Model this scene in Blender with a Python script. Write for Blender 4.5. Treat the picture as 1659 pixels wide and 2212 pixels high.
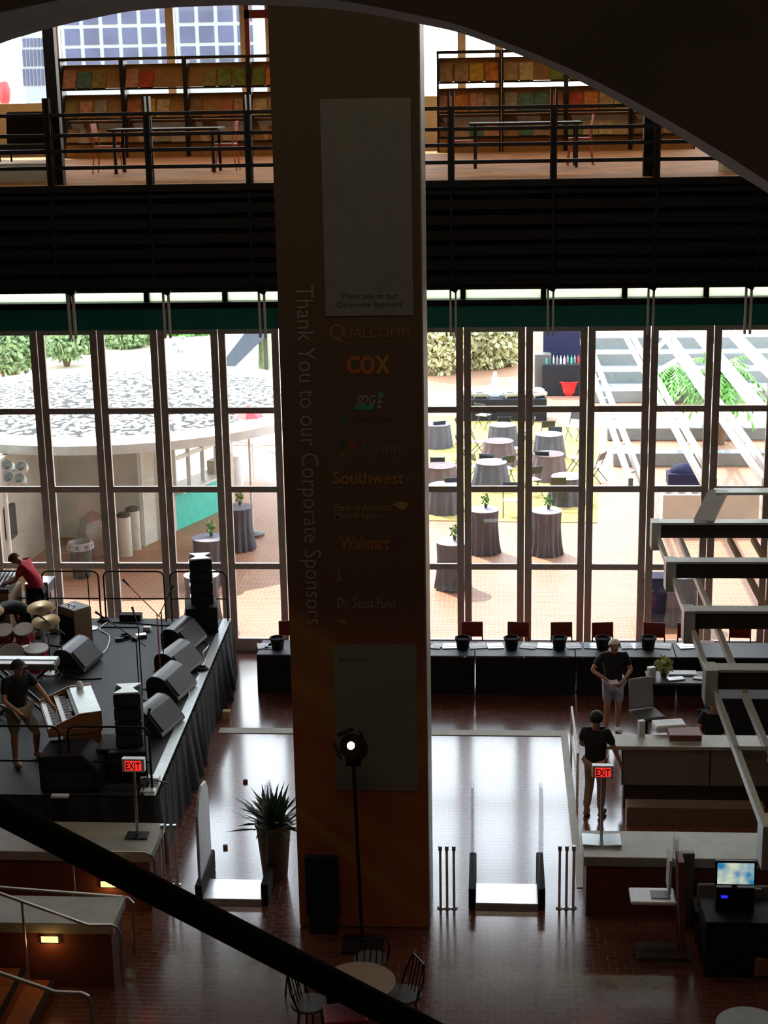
import bpy, bmesh, math, random
from mathutils import Vector, Matrix
import numpy as np
for o in list(bpy.data.objects): bpy.data.objects.remove(o)
scn = bpy.context.scene
COL = scn.collection
R = math.radians
# ------------------------------------------------------------ camera
W, H, F = 1659, 2212, 3400.0
PITCH, YAW, ROLL, CAMZ = 15.057, 4.069, -1.055, 11.0
_p, _y, _r = R(PITCH), R(YAW), R(ROLL)
FW = Vector((-math.sin(_y)*math.cos(_p), math.cos(_y)*math.cos(_p), -math.sin(_p)))
_rt = Vector((math.cos(_y), math.sin(_y), 0)); _up = _rt.cross(FW)
RT = math.cos(_r)*_rt + math.sin(_r)*_up
UP = -math.sin(_r)*_rt + math.cos(_r)*_up
cd = bpy.data.cameras.new('camera'); cam = bpy.data.objects.new('camera', cd); COL.objects.link(cam)
m = Matrix((RT, UP, -FW)).transposed().to_4x4(); m.translation = Vector((0, 0, CAMZ)); cam.matrix_world = m
cd.sensor_fit = 'VERTICAL'; cd.sensor_height = 24; cd.lens = 24*F/H
cd.clip_start = .05; cd.clip_end = 2000
scn.camera = cam
# ------------------------------------------------------------ light
SKY, SUN = 7.0, 9.0
wd = bpy.data.worlds.new('world'); scn.world = wd; wd.use_nodes = True
nt = wd.node_tree; bg = nt.nodes['Background']; bg.inputs['Strength'].default_value = SKY
tc = nt.nodes.new('ShaderNodeTexCoord'); sx = nt.nodes.new('ShaderNodeSeparateXYZ'); rp = nt.nodes.new('ShaderNodeValToRGB')
nt.links.new(tc.outputs['Generated'], sx.inputs[0]); nt.links.new(sx.outputs['Z'], rp.inputs[0]); nt.links.new(rp.outputs[0], bg.inputs[0])
rp.color_ramp.elements[0].color = (1, .98, .95, 1); rp.color_ramp.elements[1].color = (.55, .72, 1, 1)
def lamp(name, typ, loc, power, color=(1, 1, 1), size=1, sizey=None, rot=(0, 0, 0)):
    l = bpy.data.lights.new(name, typ); l.energy = power; l.color = color
    if typ == 'AREA':
        l.size = size
        if sizey: l.shape = 'RECTANGLE'; l.size_y = sizey
    elif typ == 'POINT': l.shadow_soft_size = size
    o = bpy.data.objects.new(name, l); COL.objects.link(o); o.location = loc; o.rotation_euler = rot
    return o
sun = lamp('sun', 'SUN', (0, 60, 40), SUN, (1, .95, .86)); sun.data.angle = R(.6)
sd = Vector((.45, -.62, -.95)).normalized()
sun.rotation_euler = sd.to_track_quat('-Z', 'Y').to_euler()
# warm downlights of the upper deck, then unseen lamps added to fill the hall
lamp('deck_ceiling_light', 'AREA', (-7, 30.5, 13.1), 95, (1, .62, .28), 8, 4)
lamp('deck_ceiling_light', 'AREA', (3, 30.5, 13.1), 95, (1, .62, .28), 8, 4)
lamp('hall_ceiling_light', 'AREA', (-2, 12, 15.5), 150, (1, .78, .55), 10, 8)  # added overhead fill for the dark interior
lamp('hall_ceiling_light', 'AREA', (-1, -2, 15.5), 70, (1, .78, .6), 6, 4)  # added behind the camera to lift the arch face
lamp('hall_ceiling_light', 'AREA', (-2, 21, 15.6), 330, (1, .85, .72), 14, 1.5, (R(35), 0, 0))  # added wash, tilted to brighten the glass door frames
vs = scn.view_settings
vs.view_transform = 'Standard'; vs.look = 'None'; vs.gamma = 1; vs.exposure = 0; vs.use_curve_mapping = False
scn.cycles.max_bounces = 10; scn.cycles.diffuse_bounces = 5; scn.cycles.transparent_max_bounces = 12
# ------------------------------------------------------------ helpers
def ray(x, y): return FW*F + RT*(x-W/2) + UP*(H/2-y)
def Z(x, y, z=0):
    d = ray(x, y); return Vector((0, 0, CAMZ)) + d*((z-CAMZ)/d.z)
def Y(x, y, yy):
    d = ray(x, y); return Vector((0, 0, CAMZ)) + d*(yy/d.y)
class MB:
    def __init__(s): s.v = []; s.f = []; s.mi = []; s.cur = 0; s.M = None
    def add(s, vs_, fs):
        n = len(s.v)
        for v in vs_:
            v = Vector(v); s.v.append(s.M @ v if s.M else v)
        for f in fs: s.f.append([i+n for i in f]); s.mi.append(s.cur)
        return s
    def box(s, x0, x1, y0, y1, z0, z1):
        return s.add([(x0,y0,z0),(x1,y0,z0),(x1,y1,z0),(x0,y1,z0),(x0,y0,z1),(x1,y0,z1),(x1,y1,z1),(x0,y1,z1)],
                     [(0,3,2,1),(4,5,6,7),(0,1,5,4),(1,2,6,5),(2,3,7,6),(3,0,4,7)])
    def cbox(s, c, d, rz=0, rx=0, ry=0):
        old = s.M; T = Matrix.Translation(c) @ Matrix.Rotation(rz, 4, 'Z') @ Matrix.Rotation(ry, 4, 'Y') @ Matrix.Rotation(rx, 4, 'X')
        s.M = old @ T if old else T
        s.box(-d[0]/2, d[0]/2, -d[1]/2, d[1]/2, -d[2]/2, d[2]/2); s.M = old; return s
    def bar(s, a, b, w, h=None, up=(0, 0, 1)):
        a, b = Vector(a), Vector(b); h = h or w; d = (b-a).normalized(); u = Vector(up)
        if abs(d.dot(u)) > .98: u = Vector((0, 1, 0))
        sd_ = d.cross(u).normalized(); u = sd_.cross(d)
        vs_ = [p + sd_*(i*w/2) + u*(j*h/2) for p in (a, b) for i, j in ((-1,-1),(1,-1),(1,1),(-1,1))]
        return s.add(vs_, [(0,1,2,3),(7,6,5,4),(0,4,5,1),(1,5,6,2),(2,6,7,3),(3,7,4,0)])
    def tube(s, pts, r, n=8, caps=True):
        pts = [Vector(p) for p in pts]; rs = r if isinstance(r, (list, tuple)) else [r]*len(pts)
        rings = []; pu = None
        for i, p in enumerate(pts):
            d = (pts[min(i+1, len(pts)-1)] - pts[max(i-1, 0)]).normalized()
            u = pu if pu is not None else (Vector((0,0,1)) if abs(d.z) < .9 else Vector((1,0,0)))
            sd_ = d.cross(u)
            if sd_.length < 1e-4: sd_ = d.cross(Vector((.3,1,.2)))
            sd_.normalize(); u = sd_.cross(d).normalized(); pu = u
            rings.append([p + (sd_*math.cos(2*math.pi*k/n) + u*math.sin(2*math.pi*k/n))*rs[i] for k in range(n)])
        vs_ = [v for rg in rings for v in rg]; fs = []
        for i in range(len(pts)-1):
            for k in range(n): fs.append((i*n+k, i*n+(k+1)%n, (i+1)*n+(k+1)%n, (i+1)*n+k))
        if caps: fs.append(tuple(range(n))[::-1]); fs.append(tuple((len(pts)-1)*n+k for k in range(n)))
        return s.add(vs_, fs)
    def lathe(s, prof, c=(0, 0, 0), n=20, wob=None):
        c = Vector(c); vs_ = []; fs = []
        for i, (r, z) in enumerate(prof):
            for k in range(n):
                a = 2*math.pi*k/n; rr = r*(wob(a, i/(len(prof)-1)) if wob else 1)
                vs_.append(c + Vector((rr*math.cos(a), rr*math.sin(a), z)))
        for i in range(len(prof)-1):
            for k in range(n): fs.append((i*n+k, i*n+(k+1)%n, (i+1)*n+(k+1)%n, (i+1)*n+k))
        if prof[0][0] > 1e-4: fs.append(tuple(range(n))[::-1])
        if prof[-1][0] > 1e-4: fs.append(tuple((len(prof)-1)*n+k for k in range(n)))
        return s.add(vs_, fs)
    def ext(s, poly, vec):
        poly = [Vector(p) for p in poly]; vec = Vector(vec); n = len(poly)
        return s.add(poly + [p+vec for p in poly], [tuple(range(n))[::-1], tuple(range(n, 2*n))] + [(i, (i+1)%n, n+(i+1)%n, n+i) for i in range(n)])
    def ell(s, c, r, n=14, m_=8):
        c = Vector(c); prof = []
        vs_ = []; fs = []
        for i in range(m_+1):
            t = math.pi*i/m_
            for k in range(n):
                a = 2*math.pi*k/n
                vs_.append(c + Vector((r[0]*math.sin(t)*math.cos(a), r[1]*math.sin(t)*math.sin(a), -r[2]*math.cos(t))))
        for i in range(m_):
            for k in range(n): fs.append((i*n+k, i*n+(k+1)%n, (i+1)*n+(k+1)%n, (i+1)*n+k))
        return s.add(vs_, fs)
    def build(s, name, mat, parent=None, bevel=0, smooth=False, loc=None):
        me = bpy.data.meshes.new(name); me.from_pydata([tuple(v) for v in s.v], [], s.f)
        mats = mat if isinstance(mat, (list, tuple)) else [mat]
        for m_ in mats: me.materials.append(m_)
        if len(mats) > 1: me.polygons.foreach_set('material_index', s.mi)
        bm = bmesh.new(); bm.from_mesh(me); bmesh.ops.remove_doubles(bm, verts=bm.verts, dist=1e-5)
        bmesh.ops.recalc_face_normals(bm, faces=bm.faces); bm.to_mesh(me); bm.free()
        if smooth:
            me.polygons.foreach_set('use_smooth', [True]*len(me.polygons)); me.set_sharp_from_angle(angle=R(40))
        o = bpy.data.objects.new(name, me); COL.objects.link(o)
        if parent: o.parent = parent
        if loc: o.location = loc
        if bevel:
            b = o.modifiers.new('bevel', 'BEVEL'); b.width = bevel; b.segments = 2; b.limit_method = 'ANGLE'; b.angle_limit = R(40)
        return o
def tag(o, label, cat, group=None, kind=None):
    o['label'] = label; o['category'] = cat
    if group: o['group'] = group
    if kind: o['kind'] = kind
    return o
def thing(name, label, cat, loc=(0, 0, 0), rz=0, group=None):
    o = bpy.data.objects.new(name, None); COL.objects.link(o); o.empty_display_size = .1
    o.location = loc; o.rotation_euler = (0, 0, rz); return tag(o, label, cat, group)
def struct(o): o['kind'] = 'structure'; return o
KIDS = {}
def copy_tree(o, parent=None):
    c = o.copy(); COL.objects.link(c)
    if parent: c.parent = parent
    for ch in o.children: copy_tree(ch, c)
    return c
def put(proto, loc, rz, label=None, group=None, first=[set()]):
    if proto.name not in first[0]: first[0].add(proto.name); o = proto
    else: o = copy_tree(proto)
    o.location = loc; o.rotation_euler = (0, 0, rz)
    if label: o['label'] = label
    if group: o['group'] = group
    return o
# ------------------------------------------------------------ materials
def mat(name, col, rough=.6, metal=0, spec=.5, noise=0, scale=6, bump=0, emit=None, estr=1, col2=None, ior=None):
    m_ = bpy.data.materials.new(name); m_.use_nodes = True; t = m_.node_tree; b = t.nodes['Principled BSDF']
    b.inputs['Base Color'].default_value = (*col, 1); b.inputs['Roughness'].default_value = rough
    b.inputs['Metallic'].default_value = metal; b.inputs['Specular IOR Level'].default_value = spec
    if ior: b.inputs['IOR'].default_value = ior
    if emit: b.inputs['Emission Color'].default_value = (*emit, 1); b.inputs['Emission Strength'].default_value = estr
    g = t.nodes.new('ShaderNodeNewGeometry'); n = t.nodes.new('ShaderNodeTexNoise'); n.inputs['Scale'].default_value = scale
    n.inputs['Detail'].default_value = 4; t.links.new(g.outputs['Position'], n.inputs['Vector'])
    r_ = t.nodes.new('ShaderNodeValToRGB'); c2 = col2 or tuple(min(1, c*(1+max(noise, .08))) for c in col)
    c1 = col if col2 else tuple(c*(1-max(noise, .08)) for c in col)
    r_.color_ramp.elements[0].color = (*c1, 1); r_.color_ramp.elements[1].color = (*c2, 1)
    r_.color_ramp.elements[0].position = .3; r_.color_ramp.elements[1].position = .7
    t.links.new(n.outputs['Fac'], r_.inputs[0]); t.links.new(r_.outputs[0], b.inputs['Base Color'])
    if bump:
        bp = t.nodes.new('ShaderNodeBump'); bp.inputs['Strength'].default_value = bump; bp.inputs['Distance'].default_value = .02
        t.links.new(n.outputs['Fac'], bp.inputs['Height']); t.links.new(bp.outputs[0], b.inputs['Normal'])
    return m_
def brickmat(name, c1, c2, mortar, rough, bw=.4, bh=.2, bump=.3, spec=.5, ior=1.5, msize=.012, vertical=False, fac_dirt=.5, diag=0):
    m_ = bpy.data.materials.new(name); m_.use_nodes = True; t = m_.node_tree; b = t.nodes['Principled BSDF']
    g = t.nodes.new('ShaderNodeNewGeometry'); mp = t.nodes.new('ShaderNodeMapping')
    if vertical: mp.inputs['Rotation'].default_value = (R(90), 0, 0)
    else: mp.inputs['Rotation'].default_value = (0, 0, diag)
    k = t.nodes.new('ShaderNodeTexBrick'); k.inputs['Scale'].default_value = 1; k.inputs['Brick Width'].default_value = bw; k.inputs['Row Height'].default_value = bh
    k.inputs['Mortar Size'].default_value = msize; k.inputs['Color1'].default_value = (*c1, 1); k.inputs['Color2'].default_value = (*c2, 1); k.inputs['Mortar'].default_value = (*mortar, 1)
    t.links.new(g.outputs['Position'], mp.inputs[0]); t.links.new(mp.outputs[0], k.inputs['Vector'])
    n = t.nodes.new('ShaderNodeTexNoise'); n.inputs['Scale'].default_value = .7; n.inputs['Detail'].default_value = 5; t.links.new(g.outputs['Position'], n.inputs['Vector'])
    mx = t.nodes.new('ShaderNodeMix'); mx.data_type = 'RGBA'; mx.blend_type = 'MULTIPLY'; mx.inputs[0].default_value = fac_dirt
    t.links.new(k.outputs['Color'], mx.inputs[6]); t.links.new(n.outputs['Fac'], mx.inputs[7]); t.links.new(mx.outputs[2], b.inputs['Base Color'])
    bp = t.nodes.new('ShaderNodeBump'); bp.inputs['Strength'].default_value = bump; bp.inputs['Distance'].default_value = .01; bp.invert = True
    t.links.new(k.outputs['Fac'], bp.inputs['Height']); t.links.new(bp.outputs[0], b.inputs['Normal'])
    b.inputs['Roughness'].default_value = rough; b.inputs['Specular IOR Level'].default_value = spec; b.inputs['IOR'].default_value = ior
    return m_
M = {}
M['floor'] = brickmat('polished_brick_paving', (.17,.055,.034), (.22,.075,.045), (.24,.12,.085), .17, .2, .1, .3, .5, 1.8, .007)
M['floor'].node_tree.nodes['Principled BSDF'].inputs['Coat Weight'].default_value = .6
M['floor'].node_tree.nodes['Principled BSDF'].inputs['Coat Roughness'].default_value = .12
M['plaza'] = brickmat('terracotta_brick_paving', (.42,.175,.085), (.48,.21,.11), (.62,.38,.24), .55, .2, .1, .2)
M['brickwall'] = brickmat('dark_red_brick', (.24,.05,.03), (.28,.065,.04), (.2,.07,.05), .6, .3, .09, .4, vertical=True)
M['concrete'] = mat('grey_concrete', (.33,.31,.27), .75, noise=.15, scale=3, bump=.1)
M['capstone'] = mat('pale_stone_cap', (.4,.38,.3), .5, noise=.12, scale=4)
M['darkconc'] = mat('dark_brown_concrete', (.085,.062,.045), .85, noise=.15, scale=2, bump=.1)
M['lip'] = mat('arch_soffit_plaster', (.3,.24,.22), .7, noise=.05)
M['frame'] = mat('grey_painted_metal_frame', (.78,.72,.66), .5)
M['teal'] = mat('teal_panel', (.03,.42,.36), .5)
M['black'] = mat('black_metal', (.012,.011,.01), .45, .3)
M['blackmat'] = mat('matt_black', (.008,.008,.009), .8)
M['cloth'] = mat('black_cloth', (.012,.012,.014), .9, bump=.2, scale=40)
M['skirt'] = mat('charcoal_skirt_cloth', (.03,.032,.036), .85, bump=.1, scale=20)
M['stage'] = mat('black_stage_deck', (.014,.017,.018), .62, noise=.2, scale=12, bump=.1)
M['fascia'] = mat('black_ribbed_fascia', (.006,.005,.004), .85, spec=.2)
M['steel'] = mat('brushed_steel', (.5,.52,.52), .3, .85)
M['palesteel'] = mat('pale_grey_steel', (.68,.74,.74), .35, .3)
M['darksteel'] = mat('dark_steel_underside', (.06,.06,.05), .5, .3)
M['whitesteel'] = mat('white_painted_steel', (.75,.77,.8), .4)
M['endblack'] = mat('black_end_cheek', (.008,.008,.008), .7)
M['white'] = mat('white_laminate', (.75,.76,.78), .4)
M['paper'] = mat('white_paper', (.8,.82,.84), .6)
M['bluepaper'] = mat('pale_blue_glossy_sheet', (.5,.65,.75), .15, spec=.8)
M['wood'] = mat('honey_wood_deck', (.55,.27,.08), .65, noise=.25, scale=2)
M['shelfwood'] = mat('oak_shelf_board', (.36,.2,.075), .5, noise=.2, scale=5)
M['organwood'] = mat('organ_walnut', (.33,.14,.05), .4, noise=.2, scale=6)
M['orange'] = mat('red_painted_steel', (.5,.09,.03), .5)
M['red'] = mat('red_plastic', (.8,.03,.03), .4)
M['redshirt'] = mat('red_cotton', (.65,.05,.07), .9)
M['redchair'] = mat('dark_red_vinyl', (.3,.035,.02), .5)
M['skin'] = mat('skin', (.5,.24,.15), .5)
M['hairwhite'] = mat('white_hair', (.75,.72,.65), .8)
M['hairbrown'] = mat('brown_hair', (.2,.1,.05), .8)
M['hairblack'] = mat('black_hair', (.015,.012,.01), .7)
M['khaki'] = mat('khaki_cotton', (.3,.28,.2), .9)
M['greyshort'] = mat('lavender_grey_cotton', (.4,.4,.48), .9)
M['tan'] = mat('tan_cotton', (.4,.24,.16), .9)
M['navy'] = mat('navy_cloth', (.012,.012,.045), .9)
M['grill'] = mat('black_speaker_grille', (.02,.02,.02), .6, bump=.4, scale=200)
M['wedge'] = mat('grey_wedge_paint', (.05,.052,.055), .35)
M['amp'] = mat('brown_tolex', (.34,.24,.16), .7)
M['ampgrey'] = mat('grey_tolex', (.3,.31,.31), .6)
M['chrome'] = mat('chrome', (.8,.8,.82), .12, 1)
M['drumred'] = mat('red_drum_wrap', (.35,.02,.03), .25)
M['drumhead'] = mat('white_drum_head', (.7,.7,.68), .5)
M['brass'] = mat('brass_cymbal', (.4,.3,.15), .3, 1)
M['keys'] = mat('ivory_keys', (.75,.76,.8), .3)
M['leaf'] = mat('green_leaf', (.1,.25,.05), .5, noise=.4, scale=9)
M['leafpale'] = mat('pale_olive_leaf', (.5,.5,.26), .6, noise=.3, scale=2)
M['leafyellow'] = mat('grey_green_leaf', (.22,.32,.14), .6, noise=.4, scale=3)
M['leafdark'] = mat('dark_green_leaf', (.035,.08,.025), .45, noise=.3, scale=9)
M['barblack'] = mat('dull_black_paint', (.003,.003,.003), .9, spec=.15)
M['palm'] = mat('palm_frond_green', (.14,.36,.06), .5, noise=.3)
M['bark'] = mat('bark', (.16,.1,.06), .9, bump=.4)
M['sand'] = mat('sandy_gravel', (.62,.52,.38), .9, noise=.15)
M['turf'] = mat('straw_yellow_turf', (.42,.31,.08), .9, noise=.15, scale=3)
M['greystone'] = mat('grey_stone_bench', (.2,.21,.2), .8, noise=.1)
M['greywall'] = mat('grey_green_render', (.66,.66,.58), .8, noise=.1, scale=1.5)
M['tealout'] = mat('turquoise_panel', (.08,.62,.5), .5)
M['table'] = mat('grey_table_linen', (.1,.1,.12), .8)
M['tablepink'] = mat('mauve_table_linen', (.15,.105,.11), .8)
M['tabletop'] = mat('pale_grey_table_linen', (.22,.21,.25), .6)
M['tabwhite'] = mat('white_table_linen', (.75,.74,.76), .6)
M['blackchair'] = mat('black_folding_chair', (.03,.035,.035), .35)
M['bin'] = mat('grey_bin_plastic', (.09,.09,.085), .5)
M['binwhite'] = mat('cream_bin_metal', (.65,.62,.55), .5)
M['pot'] = mat('tan_planter', (.2,.13,.08), .6)
M['perspex'] = mat('frosted_perspex', (.6,.6,.62), .4)
M['screenpanel'] = mat('grey_printed_panel', (.24,.25,.22), .7, noise=.05, scale=3)
M['redpost'] = mat('dull_red_panel', (.22,.07,.05), .6)
M['counter'] = mat('beige_counter_front', (.28,.24,.18), .6, noise=.1)
M['plate'] = mat('satin_steel_plate', (.85,.87,.9), .3, .9)
M['facade'] = mat('white_precast_concrete', (.26,.3,.31), .8)
M['bluewin'] = mat('blue_tinted_window', (.035,.045,.1), .4, noise=.3, scale=.3)
M['slate'] = mat('slate_blue_roofing', (.06,.08,.11), .6)
M['redpanel'] = mat('maroon_panel', (.16,.02,.02), .6)
M['whitewall'] = mat('cream_plaster', (.6,.55,.47), .8)
M['seat'] = mat('grey_vinyl_seat', (.1,.1,.1), .5)
M['green'] = mat('green_fabric', (.2,.28,.1), .9)
def emis(name, col, s):
    m_ = bpy.data.materials.new(name); m_.use_nodes = True; t = m_.node_tree; t.nodes.clear()
    e = t.nodes.new('ShaderNodeEmission'); e.inputs[0].default_value = (*col, 1); e.inputs[1].default_value = s
    n = t.nodes.new('ShaderNodeTexNoise'); n.inputs['Scale'].default_value = 8
    o = t.nodes.new('ShaderNodeOutputMaterial'); t.links.new(e.outputs[0], o.inputs[0]); return m_
M['exitred'] = emis('exit_face_glow', (1, .04, .03), 1.0)
M['exitback'] = mat('exit_sign_dark_lettering', (.1,.01,.01), .6)
M['steplamp'] = emis('step_light_glow', (1, .66, .25), 1.8)
M['spotglow'] = emis('spotlight_lens_glow', (1, .75, .4), 3)
M['screen'] = emis('monitor_picture', (.25,.6,.75), 1.0)
M['blueled'] = emis('blue_indicator', (.02,.02,1), 1.5)
def screenpic():
    t = M['screen'].node_tree; n = [x for x in t.nodes if x.type == 'TEX_NOISE'][0]; n.inputs['Scale'].default_value = 4
    r_ = t.nodes.new('ShaderNodeValToRGB'); r_.color_ramp.elements[0].color = (.03,.25,.5,1); r_.color_ramp.elements[1].color = (.75,.8,.6,1)
    r_.color_ramp.elements[0].position = .38; r_.color_ramp.elements[1].position = .6
    tcn = t.nodes.new('ShaderNodeTexCoord'); t.links.new(tcn.outputs['Object'], n.inputs['Vector']); t.links.new(n.outputs['Fac'], r_.inputs[0])
    e = [x for x in t.nodes if x.type == 'EMISSION'][0]; t.links.new(r_.outputs[0], e.inputs[0]); e.inputs[1].default_value = .8
screenpic()
def glassmat(name, fac, tint, rough=0.0):
    m_ = bpy.data.materials.new(name); m_.use_nodes = True; t = m_.node_tree; t.nodes.clear()
    a = t.nodes.new('ShaderNodeBsdfTransparent'); a.inputs[0].default_value = (*tint, 1)
    g = t.nodes.new('ShaderNodeBsdfGlossy'); g.inputs['Roughness'].default_value = rough
    mx = t.nodes.new('ShaderNodeMixShader'); mx.inputs[0].default_value = fac
    o = t.nodes.new('ShaderNodeOutputMaterial'); t.links.new(a.outputs[0], mx.inputs[1]); t.links.new(g.outputs[0], mx.inputs[2]); t.links.new(mx.outputs[0], o.inputs[0]); return m_
M['glass'] = glassmat('clear_glass', .05, (.95,.97,.96))
M['bag'] = glassmat('clear_plastic_film', .25, (.8,.8,.8), .3)
M['perspex2'] = glassmat('clear_perspex', .14, (.8,.8,.82), .25)
def frosted():
    m_ = bpy.data.materials.new('frosted_glass'); m_.use_nodes = True; t = m_.node_tree; t.nodes.clear()
    a = t.nodes.new('ShaderNodeBsdfTranslucent'); a.inputs[0].default_value = (.75,.85,.75,1)
    b = t.nodes.new('ShaderNodeBsdfTransparent'); b.inputs[0].default_value = (.6,.7,.62,1)
    mx = t.nodes.new('ShaderNodeMixShader'); mx.inputs[0].default_value = .15
    o = t.nodes.new('ShaderNodeOutputMaterial'); t.links.new(a.outputs[0], mx.inputs[1]); t.links.new(b.outputs[0], mx.inputs[2]); t.links.new(mx.outputs[0], o.inputs[0]); return m_
M['frosted'] = frosted()
def shingle():
    m_ = mat('pale_pebble_roof', (.6,.58,.55), .9); t = m_.node_tree; b = t.nodes['Principled BSDF']
    g = t.nodes.new('ShaderNodeNewGeometry'); v = t.nodes.new('ShaderNodeTexVoronoi'); v.inputs['Scale'].default_value = 6.5; t.links.new(g.outputs['Position'], v.inputs['Vector'])
    r_ = t.nodes.new('ShaderNodeValToRGB'); r_.color_ramp.elements[0].color = (.5,.48,.45,1); r_.color_ramp.elements[0].position = .5
    r_.color_ramp.elements[1].color = (.03,.03,.028,1); r_.color_ramp.elements[1].position = .6
    t.links.new(v.outputs['Distance'], r_.inputs[0]); t.links.new(r_.outputs[0], b.inputs['Base Color']); return m_
M['shingle'] = shingle()
# ================================================================ STRUCTURE
def S(name, mb, m_, **k): return struct(mb.build(name, m_, **k))
X0, X1 = -18.0, 14.0
S('floor', MB().box(X0, X1, -6, 30.05, -.3, 0), M['floor'])
S('floor_plaza', MB().box(-90, 90, 30.05, 420, -.3, -.005), M['plaza'])
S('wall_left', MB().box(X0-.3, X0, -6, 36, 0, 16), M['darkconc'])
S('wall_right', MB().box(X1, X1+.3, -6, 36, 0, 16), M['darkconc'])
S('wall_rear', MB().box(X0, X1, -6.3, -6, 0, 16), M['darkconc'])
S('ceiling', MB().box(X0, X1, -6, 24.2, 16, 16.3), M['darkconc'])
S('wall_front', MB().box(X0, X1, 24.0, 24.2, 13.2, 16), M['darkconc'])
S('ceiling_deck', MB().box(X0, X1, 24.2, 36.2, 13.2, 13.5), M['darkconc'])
# deck slab with its ribbed black fascia
S('floor_deck', MB().box(X0, X1, 24.05, 36.2, 9.5, 9.66), M['wood'])
f = MB(); f.box(X0, X1, 24.0, 24.2, 8.07, 9.64)
for i in range(7): f.box(X0, X1, 23.955, 24.0, 8.1+i*.225, 8.24+i*.225)
f.box(X0, X1, 23.93, 24.0, 9.56, 9.66)
for k in range(-5, 8): f.box(-.61+1.52*k-.02, -.61+1.52*k+.02, 23.94, 24.0, 8.07, 9.6)
S('trim_1', f, M['fascia'])
S('ceiling_under_deck', MB().box(X0, X1, 24.2, 30.1, 8.0, 8.07), M['darkconc'])
# facade: folding glass doors, teal band, beam and frosted clerestory
ZT = [.26, 1.79, 3.38, 4.97, 6.49]
seam = lambda k: -8.85+1.186*k
for n, k in enumerate(range(-3, 15)):
    a, b = seam(k)+.008, seam(k+1)-.008
    fr = MB(); fr.box(a, a+.135, 29.95, 30.04, .02, 6.57); fr.box(b-.135, b, 29.95, 30.04, .02, 6.57)
    fr.box(a+.135, b-.135, 29.95, 30.04, .02, .26); fr.box(a+.135, b-.135, 29.95, 30.04, 6.48, 6.57)
    for z in ZT[1:4]: fr.box(a+.135, b-.135, 29.955, 30.035, z-.06, z+.06)
    o = S('door_%d' % (n+1), fr, M['frame'], bevel=.006)
    g = MB()
    for i in range(4): g.box(a+.135, b-.135, 29.985, 29.992, ZT[i]+(.06 if i else 0), ZT[i+1]-(.06 if i < 3 else .01))
    g.build('glass_pane', M['glass'], o)
S('trim_2', MB().box(seam(-3), seam(15), 29.9, 30.1, 6.58, 7.0), M['teal'])
S('trim_3', MB().box(X0, X1, 29.75, 30.1, 7.0, 7.12), M['black'])
w = MB().box(X0, X1, 29.9, 30.1, 7.5, 8.0)
for k in range(-3, 16): w.box(-.55+1.52*(k-4)-.05, -.55+1.52*(k-4)+.05, 29.9, 30.05, 7.12, 7.5)
S('window_1', w, M['black'])
g = S('window_2', MB().box(X0, X1, 29.99, 30.0, 7.12, 7.5), M['frosted'])
S('wall_side_left', MB().box(X0, seam(-3), 29.9, 30.1, 0, 7.0), M['darkconc'])
S('wall_side_right', MB().box(seam(15), X1, 29.9, 30.1, 0, 7.0), M['darkconc'])
S('floor_threshold', MB().box(X0, X1, 29.88, 30.12, 0, .018), M['steel'])
# pale stone strips let into the floor
S('trim_4', MB().box(-4.85, 1.32, 25.7, 25.93, 0, .012), M['capstone'])
S('trim_5', MB().box(1.2, 1.32, 20.3, 25.7, 0, .012), M['capstone'])
# upper window wall behind the deck
w = MB(); w.box(X0, X1, 36, 36.2, 9.66, 10.75); w.box(X0, X1, 35.9, 36.2, 10.75, 10.82)
xs = [Y(368, 80, 36).x, Y(528, 80, 36).x, Y(583, 80, 36).x, Y(997, 80, 36).x, Y(1078, 80, 36).x, Y(118, 80, 36).x, Y(1300, 80, 36).x, Y(1500, 80, 36).x, Y(-100, 80, 36).x]
for x in xs: w.box(x-.09, x+.09, 35.95, 36.15, 10.8, 13.2)
S('wall_upper', w, M['whitewall'])
S('window_3', MB().box(X0, X1, 36.04, 36.05, 10.82, 13.2), M['glass'])
r_ = MB(); a = Y(528, 30, 35.9); b = Y(590, 115, 35.9)
r_.box(a.x, a.x+.1, 35.85, 35.95, 10.82, 13.0); r_.box(a.x, b.x, 35.85, 35.95, Y(528, 40, 35.9).z, Y(528, 27, 35.9).z+.05)
S('trim_6', r_, M['redpanel'])
# ---------------------------------------------------------------- the great arch near the viewer
far = [(-700,640),(-420,360),(-230,215),(-100,140),(0,95),(60,75),(120,58),(200,40),(300,22),(450,13),(580,12),(700,18),(800,31),(918,54),(1000,73),(1100,110),(1200,151),(1300,200),(1400,256),(1500,316),(1600,381),(1659,418),(1800,520),(2000,690),(2200,900)]
def smooth(pts):
    out = []
    for i in range(len(pts)-1):
        p0 = pts[max(i-1,0)]; p1 = pts[i]; p2 = pts[i+1]; p3 = pts[min(i+2, len(pts)-1)]
        for k in range(4):
            t = k/4; out.append(tuple(.5*((2*p1[j])+(-p0[j]+p2[j])*t+(2*p0[j]-5*p1[j]+4*p2[j]-p3[j])*t*t+(-p0[j]+3*p1[j]-3*p2[j]+p3[j])*t**3) for j in (0,1)))
    return out+[pts[-1]]
fp = [Y(x, y, 4.0) for x, y in smooth(far)]
YN, YF = 3.42, 4.0
ar = MB(); n = len(fp)
near = [Vector((p.x, YN, p.z)) for p in fp]; topN = [Vector((p.x*1.0, YN, 14)) for p in fp]; topF = [Vector((p.x, YF, 14)) for p in fp]
ar.cur = 0
for i in range(n-1):
    ar.add([near[i], near[i+1], topN[i+1], topN[i]], [(0,1,2,3)]); ar.add([fp[i], fp[i+1], topF[i+1], topF[i]], [(3,2,1,0)])
ar.cur = 1
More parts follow.
